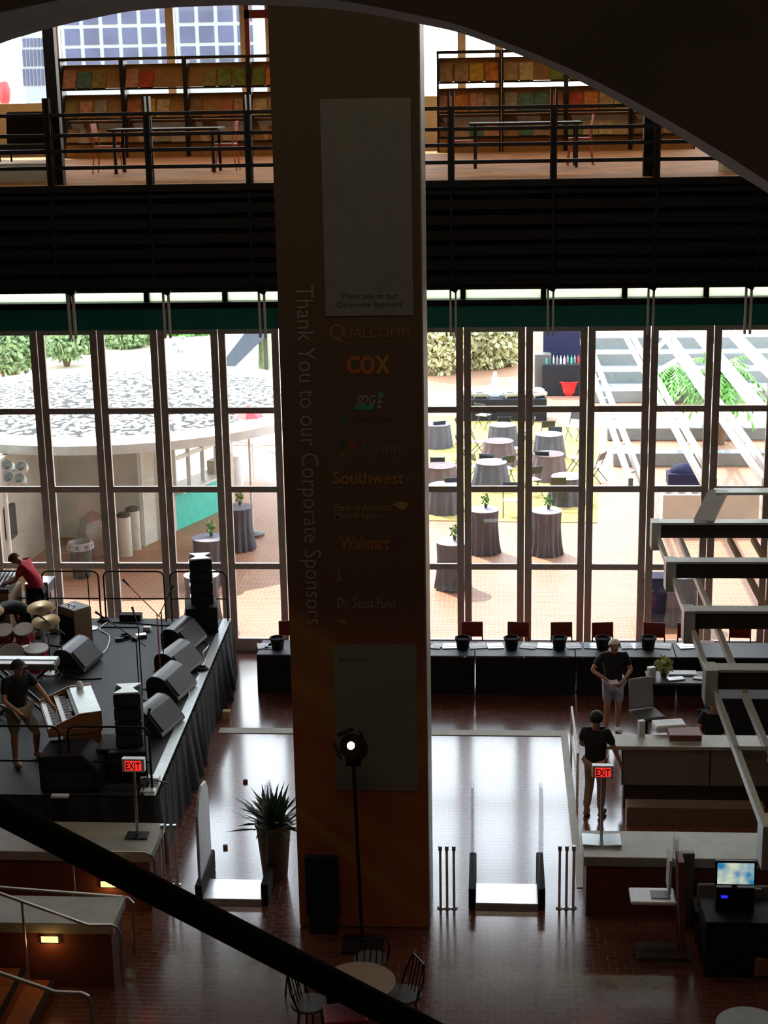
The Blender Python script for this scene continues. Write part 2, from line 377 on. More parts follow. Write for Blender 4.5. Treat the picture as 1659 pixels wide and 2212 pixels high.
for i in range(n-1): ar.add([near[i], near[i+1], fp[i+1], fp[i]], [(3,2,1,0)])
ar.cur = 0
for p in (fp[0], fp[-1]): ar.add([(p.x, YN, p.z), (p.x, YF, p.z), (p.x, YF, 14), (p.x, YN, 14)], [(0,1,2,3)])
ar.add([topN[0], topN[-1], topF[-1], topF[0]], [(0,1,2,3)])
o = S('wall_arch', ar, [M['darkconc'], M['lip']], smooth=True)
# ================================================================ COLUMN
def wrapmat():
    m_ = bpy.data.materials.new('printed_column_wrap'); m_.use_nodes = True; t = m_.node_tree; b = t.nodes['Principled BSDF']; b.inputs['Roughness'].default_value = .7
    L = t.links.new; N = t.nodes.new
    g = N('ShaderNodeNewGeometry'); s = N('ShaderNodeSeparateXYZ'); L(g.outputs['Position'], s.inputs[0])
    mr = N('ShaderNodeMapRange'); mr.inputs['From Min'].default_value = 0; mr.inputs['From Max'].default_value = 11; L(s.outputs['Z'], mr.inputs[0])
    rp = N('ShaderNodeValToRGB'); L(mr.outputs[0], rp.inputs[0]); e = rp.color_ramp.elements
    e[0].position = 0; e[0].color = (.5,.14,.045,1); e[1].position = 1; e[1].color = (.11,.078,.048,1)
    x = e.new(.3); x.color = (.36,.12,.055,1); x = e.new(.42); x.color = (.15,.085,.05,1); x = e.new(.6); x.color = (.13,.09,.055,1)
    # yellow streaks sweeping down to the right: v = z + k*(x - x0) + curve
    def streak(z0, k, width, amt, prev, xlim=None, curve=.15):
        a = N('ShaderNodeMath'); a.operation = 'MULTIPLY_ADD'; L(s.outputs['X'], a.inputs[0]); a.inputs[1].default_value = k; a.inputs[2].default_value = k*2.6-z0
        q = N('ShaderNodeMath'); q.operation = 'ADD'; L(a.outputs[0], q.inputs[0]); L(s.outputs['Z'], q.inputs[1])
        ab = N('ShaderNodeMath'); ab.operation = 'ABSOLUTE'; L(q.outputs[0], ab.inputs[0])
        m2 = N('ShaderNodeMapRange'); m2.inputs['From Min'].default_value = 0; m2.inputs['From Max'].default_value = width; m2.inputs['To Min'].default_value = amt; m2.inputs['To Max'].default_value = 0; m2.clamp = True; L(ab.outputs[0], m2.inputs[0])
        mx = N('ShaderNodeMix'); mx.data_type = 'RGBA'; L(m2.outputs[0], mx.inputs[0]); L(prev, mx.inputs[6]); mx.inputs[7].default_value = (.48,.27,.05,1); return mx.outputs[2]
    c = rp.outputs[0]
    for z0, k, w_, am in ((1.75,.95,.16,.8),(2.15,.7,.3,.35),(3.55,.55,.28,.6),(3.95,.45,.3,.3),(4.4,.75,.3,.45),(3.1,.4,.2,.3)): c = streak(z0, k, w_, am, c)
    L(c, b.inputs['Base Color']); return m_
M['wrap'] = wrapmat()
CX0, CX1, CY = -2.61, -.84, 19.1
col = thing('pillar', 'tall square pillar with brown printed sponsor banner facing the hall', 'pillar', ((CX0+CX1)/2, CY+.6, 0))
def local(mb, root):
    iv = Matrix.Translation(-Vector(root.location)); mb.v = [iv @ v for v in mb.v]; return mb
local(MB().box(CX0+.01, CX1, CY+.02, CY+1.2, 0, 15.98), col).build('shaft', M['capstone'], col, bevel=.01)
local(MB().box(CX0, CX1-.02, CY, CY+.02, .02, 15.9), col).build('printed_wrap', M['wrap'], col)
def px2col(x, y, off=0): return Y(x, y, CY-off)
def panel(x0, y0, x1, y1, nm):
    a, b = px2col(x0, y0), px2col(x1, y1); o = local(MB().box(a.x, b.x, CY-.012, CY, b.z, a.z), col).build(nm, M['screenpanel'], col)
    o['label'] = 'blank grey green printed panel'; return o
panel(691, 214, 893, 681, 'printed_panel'); panel(719, 1392, 904, 1708, 'printed_panel')
FONT = None
def text(body, x, y, wpx, hpx, color, parent, plane='col', rot=0, yy=None, name='lettering', align='CENTER', shear=0, m_=None, bold=0, serif=False):
    cu = bpy.data.curves.new(name, 'FONT'); cu.body = body; cu.align_x = 'CENTER'; cu.align_y = 'CENTER'; cu.extrude = .002; cu.offset = bold; cu.shear = shear; cu.resolution_u = 3
    tmp = bpy.data.objects.new('tmp', cu); COL.objects.link(tmp); bpy.context.view_layer.update()
    me = bpy.data.meshes.new_from_object(tmp.evaluated_get(bpy.context.evaluated_depsgraph_get())); bpy.data.objects.remove(tmp); bpy.data.curves.remove(cu)
    v = np.array([tuple(q.co) for q in me.vertices]); mn, mx = v.min(0), v.max(0); c = (mn+mx)/2
    yy = yy or CY; p = Y(x, y, yy)
    wm = wpx/F*(p-Vector((0,0,CAMZ))).dot(FW); hm = hpx/F*(p-Vector((0,0,CAMZ))).dot(FW)*1.07
    sx_, sy_ = wm/(mx[0]-mn[0]), hm/(mx[1]-mn[1])
    for q in me.vertices:
        a, b, d = (q.co.x-c[0])*sx_, (q.co.y-c[1])*sy_, q.co.z
        if rot: a, b = b*1.0, -a*1.0
        q.co = (a+p.x-parent.location.x, yy-.006-parent.location.y - d, b+p.z-parent.location.z)
    me.materials.append(m_ or mat('print_'+name, color, .8)); me.name = name
    o = bpy.data.objects.new(name, me); COL.objects.link(o); o.parent = parent; return o
T_ = lambda b, x, y, w_, h_, c_, **k: text(b, x, y, w_, h_, c_, col, **k)
t = T_('Thank You to our Corporate Sponsors', 664, 993, 752, 46, (.36,.3,.26), rot=1); t['label'] = 'pale vertical wording'
T_('Thank you to our', 797, 640, 122, 12, (.12,.12,.11), yy=CY-.012); T_('Corporate Sponsors', 798, 658, 142, 13, (.12,.12,.11), yy=CY-.012)
T_('Q', 728, 720, 34, 38, (.34,.16,.06), bold=.01); T_('UALCOMM', 815, 719, 142, 20, (.34,.16,.06))
T_('C', 764, 788, 30, 38, (.5,.13,.04), bold=.04); T_('O', 794, 788, 32, 38, (.5,.16,.05), bold=.04); T_('X', 827, 788, 34, 38, (.45,.22,.06), bold=.04)
T_('SDG', 791, 864, 44, 20, (.35,.36,.33), shear=.3, bold=.02); T_('E', 822, 868, 14, 26, (.3,.34,.3), shear=.3, bold=.02)
def logo(poly, c_, nm='emblem'):
    mb = MB(); pts = [px2col(x, y) for x, y in poly]; mb.ext([(p.x, CY-.006, p.z) for p in pts], (0, .005, 0)); return local(mb, col).build(nm, mat('print_'+nm, c_, .8), col)
logo([(768,874),(808,874),(806,885),(765,885)], (.05,.36,.24)); logo([(818,848),(828,847),(826,858),(816,857)], (.05,.36,.24)); logo([(738,911),(745,898),(752,911)], (.04,.2,.13))
T_('Medical Group', 805, 905, 90, 9, (.16,.11,.07)); T_('A Sempra utility', 850, 850, 48, 6, (.2,.16,.12))
logo([(728,952),(742,948),(744,958),(732,962)], (.05,.08,.16)); logo([(752,952),(770,962),(766,972),(756,964)], (.4,.06,.06)); logo([(732,974),(740,978),(750,986),(742,988)], (.3,.2,.06))
T_('Scripps', 830, 968, 95, 26, (.25,.19,.11))
T_('Southwest', 796, 1032, 154, 26, (.38,.21,.06), bold=.02); logo([(876,1037),(882,1031),(888,1037),(882,1044)], (.08,.25,.25))
T_('Bank of America', 784, 1096, 122, 15, (.33,.25,.12), bold=.005); T_('Merrill Lynch', 775, 1115, 102, 16, (.33,.25,.12), bold=.005); logo([(848,1090),(865,1082),(886,1088),(870,1103)], (.42,.28,.08))
T_('Walmart', 788, 1173, 108, 28, (.4,.15,.05), bold=.02)
for i in range(6):
    a = i*math.pi/3; cx_, cy_ = 862, 1172
    logo([(cx_+4*math.sin(a), cy_-4*math.cos(a)), (cx_+12*math.sin(a-.22), cy_-12*math.cos(a-.22)), (cx_+12*math.sin(a+.22), cy_-12*math.cos(a+.22))], (.09,.06,.15))
logo([(729,1225),(736,1225),(734,1240),(738,1256),(728,1256),(731,1240)], (.24,.2,.12)); T_('Foundation for Libraries', 812, 1240, 130, 9, (.19,.14,.09))
T_('Dr. Seuss Fund', 791, 1302, 126, 22, (.34,.29,.3), shear=.1)
T_('Community Foundation', 816, 1350, 140, 12, (.3,.18,.08)); logo([(728,1340),(742,1338),(752,1346),(740,1350)], (.35,.22,.08))
T_('Sponsors', 762, 1425, 60, 8, (.17,.17,.15), yy=CY-.012)

# ================================================================ UPPER DECK
rail = thing('deck_railing', 'black horizontal bar railing along the edge of the upper deck', 'railing', (-3, 24.1, 9.66))
for i, z in enumerate((10.70, 10.40, 10.17, 9.92)):
    local(MB().box(-12, 8, 24.05, 24.13 if i else 24.17, z-.03, z+.025), rail).build('rail_bar', M['black'], rail)
for k in range(-4, 6):
    x = -.61+1.52*k
    if abs(x+2.1) < .5: x = -2.1
    pm = MB(); pm.box(x-.05, x-.02, 24.0, 24.16, 9.5, 10.95); pm.box(x+.02, x+.05, 24.0, 24.16, 9.5, 10.95); pm.box(x-.05, x+.05, 24.03, 24.1, 9.5, 10.72)
    local(pm, rail).build('rail_post', M['black'], rail)
def post(px, w_, lab, ztop=13.2):
    p = Y(px, 300, 24.3); o = MB().box(-w_/2, w_/2, -.09, .09, 0, ztop-9.66).build('steel_post', M['black'], loc=(p.x, 24.3, 9.66), bevel=.008); tag(o, lab, 'post')
post(122, .17, 'thick black steel post rising from the deck left of the shelves')
p = Y(1403, 300, 24.3); o = MB().box(-.09, .09, -.09, .09, 0, 1.06).build('steel_post', M['black'], loc=(p.x, 24.3, 9.66)); tag(o, 'short thick black post in the deck railing under the arch', 'post')
bl = ['leftmost', 'second from left', 'just left of the pillar', 'just right of the pillar', 'second right of the pillar', 'third right of the pillar', 'rightmost']
for (px, lb) in zip((156, 361, 567, 979, 1189, 1405, 1615), bl):
    p = Y(px, 700, 24.05); b = thing('hanging_bracket', 'twin steel bracket hanging below the black fascia, '+lb, 'bracket', (p.x, 24.06, 8.07), 0, 'brackets hanging over the glass doors')
    for s in (-1, 1):
        MB().box(s*.04-.014, s*.04+.014, -.04, .04, -.76, 0).build('hanger_bar', M['concrete'], b)
    MB().cbox((0, 0, -.02), (.16, .1, .1), 0, 0, .5).build('cap', M['black'], b)
# display shelves with face-out books
SY, px2 = 34.4, 1/3400*34.4
CLR = [('red', (.45,.06,.03)), ('yellow', (.6,.38,.04)), ('tan', (.38,.27,.16)), ('olive', (.26,.22,.09)), ('brown', (.22,.13,.07)), ('cream', (.55,.45,.28)), ('grey', (.3,.28,.26)), ('green', (.16,.24,.06)),
       ('orange', (.6,.22,.05)), ('rust', (.4,.14,.06)), ('teal', (.08,.2,.18)), ('pink', (.5,.26,.2))]
CM = {n: mat(n+'_printed_cover', c, .45, noise=.35, scale=9) for n, c in CLR}
PAGE = mat('page_edges', (.55,.5,.4), .8)
ROWZ = [11.11, 10.49, 9.98, 9.75]          # foot of each display row
ROWH = [.49, .49, .40, .2]
rn = ['top', 'second', 'third', 'bottom']
def shelf_unit(x0, w_, lab):
    u = thing('display_shelf', lab, 'shelf', (x0, SY, 9.66), 0, 'oak display shelves on the upper deck')
    MB().box(0, .04, -.05, .35, 0, 2.02).build('side_panel', M['black'], u); MB().box(w_-.04, w_, -.05, .35, 0, 2.02).build('side_panel', M['black'], u)
    MB().box(.04, w_-.04, .3, .35, 0, .78).build('back_panel', M['shelfwood'], u)
    MB().box(0, w_, -.08, .35, 2.02, 2.08).build('top_rail', M['black'], u)
    for i, z in enumerate(ROWZ[:3]):
        z -= 9.66
        MB().add([(.04,-.02,z), (w_-.04,-.02,z), (w_-.04,.26,z+ROWH[i]), (.04,.26,z+ROWH[i]), (.04,.3,z), (w_-.04,.3,z), (w_-.04,.3,z+ROWH[i]), (.04,.3,z+ROWH[i])], [(0,1,2,3),(0,4,5,1),(1,5,6,2),(2,6,7,3),(3,7,4,0),(4,7,6,5)]).build('slanted_board', M['shelfwood'], u)
        MB().box(.04, w_-.04, -.12, .26, z-.04, z-.005).build('ledge', M['black'], u)
    MB().box(.04, w_-.04, -.02, .3, 0, .28).build('plinth', M['shelfwood'], u)
    return u
BK = {}
def book(c, w_, h_):
    k = (c,)
    if k not in BK:
        o = MB().box(-.5, .5, -.014, .014, 0, 1).build('picture_book', CM[c]); BK[k] = o
        MB().box(-.48, .48, .014, .02, .02, .98).build('pages', PAGE, o); return o
    return copy_tree(BK[k])
rng = random.Random(5)
ords = ['first', 'second', 'third', 'fourth', 'fifth']
un = 0
for side, (ua, ub) in (('left', (133, 590)), ('right', (944, 1520))):
    xa, xb = Y(ua, 230, SY).x, Y(ub, 230, SY).x; w_ = 1.36; n_ = int((xb-xa)/w_+.7)
    for j in range(n_):
        x = xa+j*w_; nm = ('%s display shelf %s of the pillar' % (ords[j], side)) if True else ''
        shelf_unit(x, w_-.01, 'oak and black display shelf with slanted rows, %s unit on the %s of the pillar' % (ords[j], side))
        for r in range(3):
            for s in range(4):
                if rng.random() < (.18 if r < 2 else .35): continue
                c = CLR[rng.randrange(len(CLR))][0]; o = book(c, 1, 1); bw = rng.uniform(.25, .32); bh = min(ROWH[r]-.06, rng.uniform(.38, .45))
                o.scale = (bw, 1, bh); o.rotation_euler = (-R(29.5 if r < 2 else 33), 0, 0)
                o.location = (x+.2+s*.32, SY-.055, ROWZ[r]+.002)
                tag(o, '%s picture book, %s on %s row, %s' % (c, ords[s], rn[r], nm), 'book', 'picture books on the deck shelves')
def chair_deck():
    t = thing('deck_chair', '', 'chair', group='red framed chairs on the deck')
    for sx_ in (-.2, .2):
        MB().tube([(sx_, .22, .0), (sx_, .16, .45), (sx_, .22, .85)], .012, 6).build('leg', M['orange'], t)
        MB().tube([(sx_, -.22, 0), (sx_, -.17, .45), (sx_, .16, .45)], .012, 6).build('leg', M['orange'], t)
    MB().box(-.21, .21, -.2, .19, .44, .47).build('seat', M['orange'], t, bevel=.01)
    MB().cbox((0, .2, .72), (.4, .02, .25), 0, -.1).build('backrest', M['orange'], t, bevel=.008); return t
CH = chair_deck()
def table_deck():
    t = thing('deck_table', '', 'table', group='dark tables on the deck')
    MB().box(-.95, .95, -.4, .4, .71, .75).build('tabletop', M['black'], t, bevel=.005)
    for a in (-.85, .85):
        for b in (-.33, .33): MB().box(a-.025, a+.025, b-.025, b+.025, 0, .71).build('leg', M['black'], t)
    return t
TB = table_deck()
for i, (px, sd_) in enumerate(((360, 'left'), (1135, 'right'))):
    q = Y(px, 273, 27.6); put(TB, (q.x, 27.6, 9.66), 0, 'dark rectangular table on the deck %s of the pillar' % sd_)
    put(CH, (q.x-1.05, 27.5, 9.66), R(90), 'red framed chair at the left end of the dark deck table %s of the pillar' % sd_)
    put(CH, (q.x+.95, 27.9, 9.66), R(-90), 'red framed chair at the right end of the dark deck table %s of the pillar' % sd_)
# furniture at the far left of the deck
q = Y(62, 300, 28.5)
t = thing('lounge_chair', 'black padded lounge chair at the far left of the deck', 'chair', (q.x, 28.5, 9.66))
MB().box(-.5,.5,-.4,.35,.32,.5).build('seat', M['blackmat'], t, bevel=.04); MB().cbox((0,.38,.75),(1,.14,.6),0,-.15).build('backrest', M['blackmat'], t, bevel=.04)
for a in (-.45,.45):
    for b in (-.35,.35): MB().tube([(a,b,0),(a,b,.33)], .018, 6).build('leg', M['black'], t)
q = Y(70, 378, 25.4)
o = MB().box(-.75,.75,-.35,.35,0,.3).build('bench', M['capstone'], loc=(q.x-.3, 25.3, 9.66), bevel=.01); tag(o, 'low cream slab bench at the left edge of the deck', 'bench')
q = Y(1640, 378, 25.4)
o = MB().box(-.6,.7,-.25,.25,0,.25).build('bench', M['capstone'], loc=(q.x, 25.4, 9.66), bevel=.01); tag(o, 'low cream slab bench on the deck at the far right under the arch', 'bench')
# ================================================================ OUTSIDE
# far buildings seen through the upper windows
FY = 200.0
bt = thing('office_building', 'white gridded office building with blue windows behind the upper windows', 'building', (Y(330, 100, FY).x, FY, 0))
a, b = Y(118, 40, FY), Y(700, 40, FY)
local(MB().box(a.x, b.x, FY, FY+25, 0, 24), bt).build('wall', M['facade'], bt)
for i in range(11):
    for j in range(5):
        cx_ = Y(158+41.5*(i-1)-2, 75, FY).x; cz = Y(300, [33,33,77,120,163][j] if j else -8, FY).z
        local(MB().box(cx_-.93, cx_+.93, FY-.12, FY, cz-.97, cz+.97), bt).build('window', M['bluewin'], bt)
bt = thing('office_tower', 'pale tower with narrow slit windows at the far upper left', 'building', (Y(80, 100, FY+30).x, FY+30, 0))
a, b = Y(46, 100, FY+30), Y(112, 100, FY+30)
local(MB().box(a.x, b.x, FY+30, FY+50, 0, Y(70, 84, FY+30).z+2), bt).build('wall', M['facade'], bt)
for j, y_ in enumerate((92, 125, 167)):
    for i in range(7):
        cx_ = Y(52+8.0*i, y_, FY+30).x; cz = Y(70, y_, FY+30).z; hh = .6 if j == 0 else 1.15
        local(MB().box(cx_-.17, cx_+.17, FY+29.85, FY+30, cz-hh, cz+hh), bt).build('window', M['bluewin'], bt)
q = Y(8, 195, 60); o = MB().lathe([(.1,-.6),(.2,-.4),(.27,0),(.18,.3),(.02,.4)], n=16).build('sculpture', M['red'], loc=(q.x, 60, q.z), smooth=True)
tag(o, 'rounded red sculpture seen through the upper left window', 'sculpture')
MB().tube([(0,0,-q.z),(0,0,-.55)], .06, 8).build('pole', M['black'], o)
# ---- round roofed kiosk
RC = Vector((-9.9, 40.75, 0)); RR = 5.6
kb = thing('round_kiosk', 'round pebble-roofed kiosk with grey walls and turquoise serving counter', 'kiosk', RC)
MB().lathe([(0.01,3.22),(2.5,3.2),(RR-.15,3.06),(RR-.15,3.04)], n=72).build('roof', M['shingle'], kb, smooth=True)
MB().lathe([(RR-.16,3.1),(RR,3.1),(RR,2.88),(RR-.3,2.86),(.01,2.9)], n=72).build('roof_edge', M['palesteel'], kb, smooth=True)
wl = [Z(-160, 1290), Z(0, 1262), Z(132, 1160), Z(228, 1168), Z(312, 1180), Z(345, 1166)]
for i in range(len(wl)-1):
    a, b = wl[i], wl[i+1]; d = (b-a).normalized(); nn = Vector((-d.y, d.x, 0))*.15
    local(MB().ext([a, b, b+nn, a+nn], (0, 0, 2.86)), kb).build('wall_panel', M['greywall'], kb)
    local(MB().bar(b+Vector((0,0,0)), b+Vector((0,0,2.86)), .1), kb).build('wall_post', M['palesteel'], kb)
a = Z(345, 1166); b = Z(383, 1146); c_ = Z(472, 1106); e_ = Z(508, 1086)
local(MB().ext([a, b, b+Vector((0,.1,0)), a+Vector((0,.1,0))], (0,0,2.86)), kb).build('door', M['whitewall'], kb)
local(MB().ext([b, c_, c_+Vector((-.4,.7,0)), b+Vector((-.4,.7,0))], (0,0,1.0)), kb).build('counter_front', M['tealout'], kb)
dd = (c_-b).normalized(); nn = Vector((dd.y, -dd.x, 0))
local(MB().ext([b+nn*.25, c_+nn*.25, c_-nn*.5, b-nn*.5], (0,0,.06)), kb).build('counter_top', M['white'], kb, loc=(0,0,1.0))
local(MB().ext([c_, e_, e_-nn*.3, c_-nn*.3], (0,0,1.4)), kb).build('side_wall', M['whitewall'], kb)
for i in range(4):
    p = b.lerp(c_, i/3); local(MB().bar(p+Vector((0,0,1.06)), p+Vector((0,0,2.9)), .1), kb).build('counter_post', M['palesteel'], kb)
for z in (1.9, 2.5): local(MB().bar(b+Vector((0,0,z)), c_+Vector((0,0,z)), .09), kb).build('counter_rail', M['palesteel'], kb)
local(MB().ext([b-nn*1.6, c_-nn*1.6, c_-nn*1.75, b-nn*1.75], (0,0,2.85)), kb).build('inner_wall', M['darkconc'], kb)
o = MB().lathe([(.28,0),(.3,1.0),(.26,1.05),(.01,1.08)], n=18).build('planter_bowl', M['white'], loc=Z(505, 1060), smooth=True); tag(o, 'white cylinder planter at the end of the kiosk counter', 'planter')
# ground, gravel bank, hedge
q = MB(); a_, b_ = Z(-300, 790), Z(640, 770)
S('floor_gravel', MB().ext([(-60,49,0),(-4,49,0),(-4,62,0),(-8,95,0),(-60,95,0)], (0,0,.03)), M['sand'])
S('floor_turf', MB().ext([Z(925,1125), Z(1290,1130), Z(1292,925), Z(925,895)], (0,0,.015)), M['turf'])
def foliage(mb, c, r, n, ls, rnd, droop=0):
    c = Vector(c)
    for i in range(n):
        while True:
            v = Vector((rnd.uniform(-1,1), rnd.uniform(-1,1), rnd.uniform(-1,1)))
            if .35 < v.length < 1: break
        p = c + Vector((v.x*r[0], v.y*r[1], v.z*r[2])); s = ls*rnd.uniform(.6,1.3)
        d = Vector((rnd.uniform(-1,1), rnd.uniform(-1,1), rnd.uniform(-1,1)-droop)).normalized(); u = d.cross(Vector((rnd.uniform(-1,1), rnd.uniform(-1,1), .3))).normalized()
        mb.add([p, p+d*s*.5+u*s*.25, p+d*s, p+d*s*.5-u*s*.25], [(0,1,2,3)])
rnd = random.Random(3)
def bush(px, py, wpx, hpx, yy, lab, m_='leaf', n=1400, name='bush', cat='bush', ls=.3):
    p = Y(px, py, yy); k = yy*1.03/F; t = thing(name, lab, cat, (p.x, yy, 0)); r = (wpx*k/2, wpx*k/2*.8, hpx*k/2)
    mb = MB(); foliage(mb, (0,0,p.z), r, int(n*1.5), ls, rnd, .5 if cat == 'tree' else 0); mb.build('foliage', M[m_], t)
    s = MB()
    for i in range(5): s.tube([(0,0,0), (rnd.uniform(-.3,.3), rnd.uniform(-.3,.3), p.z*.5), (rnd.uniform(-1,1)*r[0]*.6, rnd.uniform(-1,1)*.5, p.z)], [.1,.07,.03], 6)
    s.build('stems', M['bark'], t); return t
bush(20, 745, 170, 110, 57, 'large grey-green shrub behind the kiosk roof, leftmost', 'leafyellow', 2600)
bush(140, 735, 150, 75, 64, 'grey-green shrub behind the kiosk roof, second from left', 'leafyellow', 2000)
bush(270, 722, 120, 60, 69, 'low green shrub on the gravel, third from left', 'leafyellow', 1500)
bush(410, 715, 130, 60, 73, 'green shrub hanging over the pole lights behind the kiosk', 'palm', 1500)
t = bush(1020, 725, 215, 190, 64, 'pale olive drooping tree right of the pillar beyond the doors', 'leafpale', 8000, 'weeping_tree', 'tree')
bush(950, 715, 120, 200, 62, 'grey-olive tree beside the pillar, half hidden by its edge', 'leafpale', 2200, 'olive_tree', 'tree')
# tree trunk and dark awning left of the pillar, tall poles
p = Z(572, 835); o = MB().tube([(0,0,0),(.05,0,2),(.0,0,5)], [.26,.22,.2], 10).build('tree_trunk', M['leafyellow'], loc=p, smooth=True); tag(o, 'pale ivy-grown tree trunk left of the pillar', 'trunk')
p = Z(520, 850); t = thing('covered_walkway', 'slate blue sloping walkway roof beyond the kiosk', 'walkway', p)
A_, B_ = Y(488, 812, p.y), Y(556, 728, p.y); A2 = Y(488, 772, p.y)
local(MB().ext([A_, (B_.x+.3,p.y,B_.z), (B_.x+.3,p.y,B_.z+1.1), (A2.x,p.y,A2.z)], (0,1.5,0)), t).build('roof', M['slate'], t)
MB().box(.9,1.05,.2,.4,0,B_.z).build('support', M['darksteel'], t); MB().box(-.5,-.4,.2,.4,0,1.2).build('support', M['darksteel'], t)
p = Y(536, 905, 38.5); p.z = 0; t = thing('market_umbrella', 'red and white umbrella open beside the pillar outside', 'umbrella', p)
q = Y(535, 905, p.y); hz = q.z
um = MB(); um.lathe([(.02,hz+.35),(.5,hz),(.5,hz-.12),(.46,hz-.1),(.02,hz+.28)], n=8); um.build('canopy', M['red'], t); MB().tube([(0,0,0),(0,0,hz+.4)], .03, 8).build('pole', M['whitesteel'], t)
MB().lathe([(.3,0),(.3,.06),(.05,.1)], n=16).build('base', M['bin'], t)
# curved white handrail right of kiosk
pts = [Z(500, 950, 1.0), Z(545, 958, 1.0), Z(600, 980, 1.0), Z(640, 1010, 1.0)]
t = thing('curved_handrail', 'curved white handrail beside the kiosk outside the last door left of the pillar', 'handrail', (pts[1].x, pts[1].y, 0))
local(MB().tube(pts, .05, 8), t).build('top_rail', M['whitesteel'], t)
for p in pts: local(MB().tube([(p.x,p.y,0), p], .03, 6), t).build('rail_post', M['whitesteel'], t)
# stage lights on poles outside
def polelight(px, base_y, heads, lab):
    p = Z(px, base_y); t = thing('light_pole', lab, 'light', p)
    top = max(Y(hx, hy, p.y).z for hx, hy in heads); MB().tube([(0,0,0),(0,0,top)], .05, 8).build('pole', M['whitesteel'], t)
    MB().lathe([(.35,0),(.35,.05),(.05,.1)], n=16).build('base', M['steel'], t)
    for hx, hy in heads:
        q = Y(hx, hy, p.y)-p; q.y = 0
        h = MB(); h.M = Matrix.Translation(q) @ Matrix.Rotation(R(60), 4, 'X'); h.lathe([(.06,-.18),(.12,-.1),(.14,.12),(.11,.12),(.1,-.05)], n=12); h.build('lamp_head', M['palesteel'], t, smooth=True)
        MB().bar((0,0,q.z-.15), q, .03).build('bracket', M['steel'], t)
polelight(30, 1290, [(18,1007),(48,1010),(22,1033),(44,1036)], 'white pole with four round stage lamps outside the left doors')
p = Z(395, 850); polelight(395, 850, [(378,748),(396,735),(390,762)], 'dark cluster of lamps on a forked pole behind the kiosk')
# bins
p = Z(178, 1246); t = thing('waste_bin', 'grey round waste bin lined with clear bag outside the doors', 'bin', p)
MB().lathe([(.2,0),(.21,.02),(.27,.72),(.3,.74),(.3,.82),(.27,.82),(.26,.7)], n=24).build('barrel', M['bin'], t, smooth=True)
MB().lathe([(.31,.7),(.3,.85),(.26,.87),(.22,.8),(.2,.6)], n=24, wob=lambda a, z: 1+.05*math.sin(9*a)).build('liner', M['ampgrey'], t, smooth=True)
p = Z(205, 1205); o = MB().lathe([(.02,0),(.3,.1),(.35,.6),(.28,1.0),(.1,1.15),(.02,1.2)], n=14, wob=lambda a, z: 1+.15*math.sin(4*a+z*5)).build('plastic_bag', M['bag'], loc=p, smooth=True); tag(o, 'large crumpled clear plastic bag behind the grey bin', 'bag')
cb = thing('litter_bin', '', 'bin', group='cream cylinder bins outside the left doors')
MB().lathe([(.17,0),(.17,.95),(.15,1.0)], n=20).build('body', M['binwhite'], cb, smooth=True); MB().lathe([(.17,1.0),(.17,1.06),(.1,1.1),(.01,1.1)], n=20).build('lid', M['bin'], cb, smooth=True)
put(cb, Z(272, 1200), 0, 'cream cylinder litter bin, nearer one of the pair outside'); put(cb, Z(291, 1186), 0, 'cream cylinder litter bin, farther one of the pair outside')
p = Z(12, 1240); t = thing('outdoor_speaker', 'grey box loudspeaker on a stand outside the leftmost door', 'speaker', p)
MB().box(-.3,.3,-.25,.25,.9,1.7).build('cabinet', M['bin'], t, bevel=.02); MB().tube([(0,0,0),(0,0,.95)], .04, 8).build('stand', M['whitesteel'], t); MB().box(-.25,.25,-.27,-.25,.95,1.65).build('grille', M['grill'], t)
# cocktail tables with floor cloths
def fold(nf, amp, ph=0): return lambda a, z: 1+amp*z*0+amp*(1-z)*math.sin(nf*a+ph)+.0
CK = thing('cocktail_table', '', 'table', group='cocktail tables with floor-length cloths')
MB().lathe([(.4,0),(.36,.3),(.34,.7),(.36,1.04),(.37,1.07)], n=72, wob=lambda a, z: 1+.1*(1-z)*math.sin(14*a)+.03*math.sin(7*a)*(1-z)).build('cloth', M['table'], CK, smooth=True)
MB().lathe([(.36,1.06),(.38,1.07),(.38,1.085),(.01,1.09)], n=36).build('tabletop', M['tabletop'], CK, smooth=True)
PL = thing('table_posy', '', 'flowers', group='small green posies on the cocktail tables')
MB().lathe([(.03,0),(.045,.06),(.04,.1)], n=12).build('vase', M['bin'], PL); mb = MB(); foliage(mb, (0,0,.2), (.09,.09,.12), 60, .09, rnd); mb.build('stems', M['leaf'], PL)
for bx, by, lb in ((455, 1258, 'behind the stage loudspeaker stack'), (517, 1185, 'just outside the door left of the pillar'), (440, 1345, 'nearest the left doors, behind the loudspeaker stack'),
                   (1045, 1192, 'second right of the pillar outside'), (1180, 1195, 'with the widest view, third right of the pillar outside'), (978, 1268, 'closest to the pillar on its right, cloth pooling')):
    p = Z(bx, by); put(CK, p, rnd.random()*3, 'grey clothed cocktail table '+lb); put(PL, p+Vector((.05,.1,1.09)), 0, 'green posy on the cocktail table '+lb)
p = Z(1470, 1345); o = put(CK, p, 0, 'blue-topped clothed cocktail table behind the hanging steel frame')
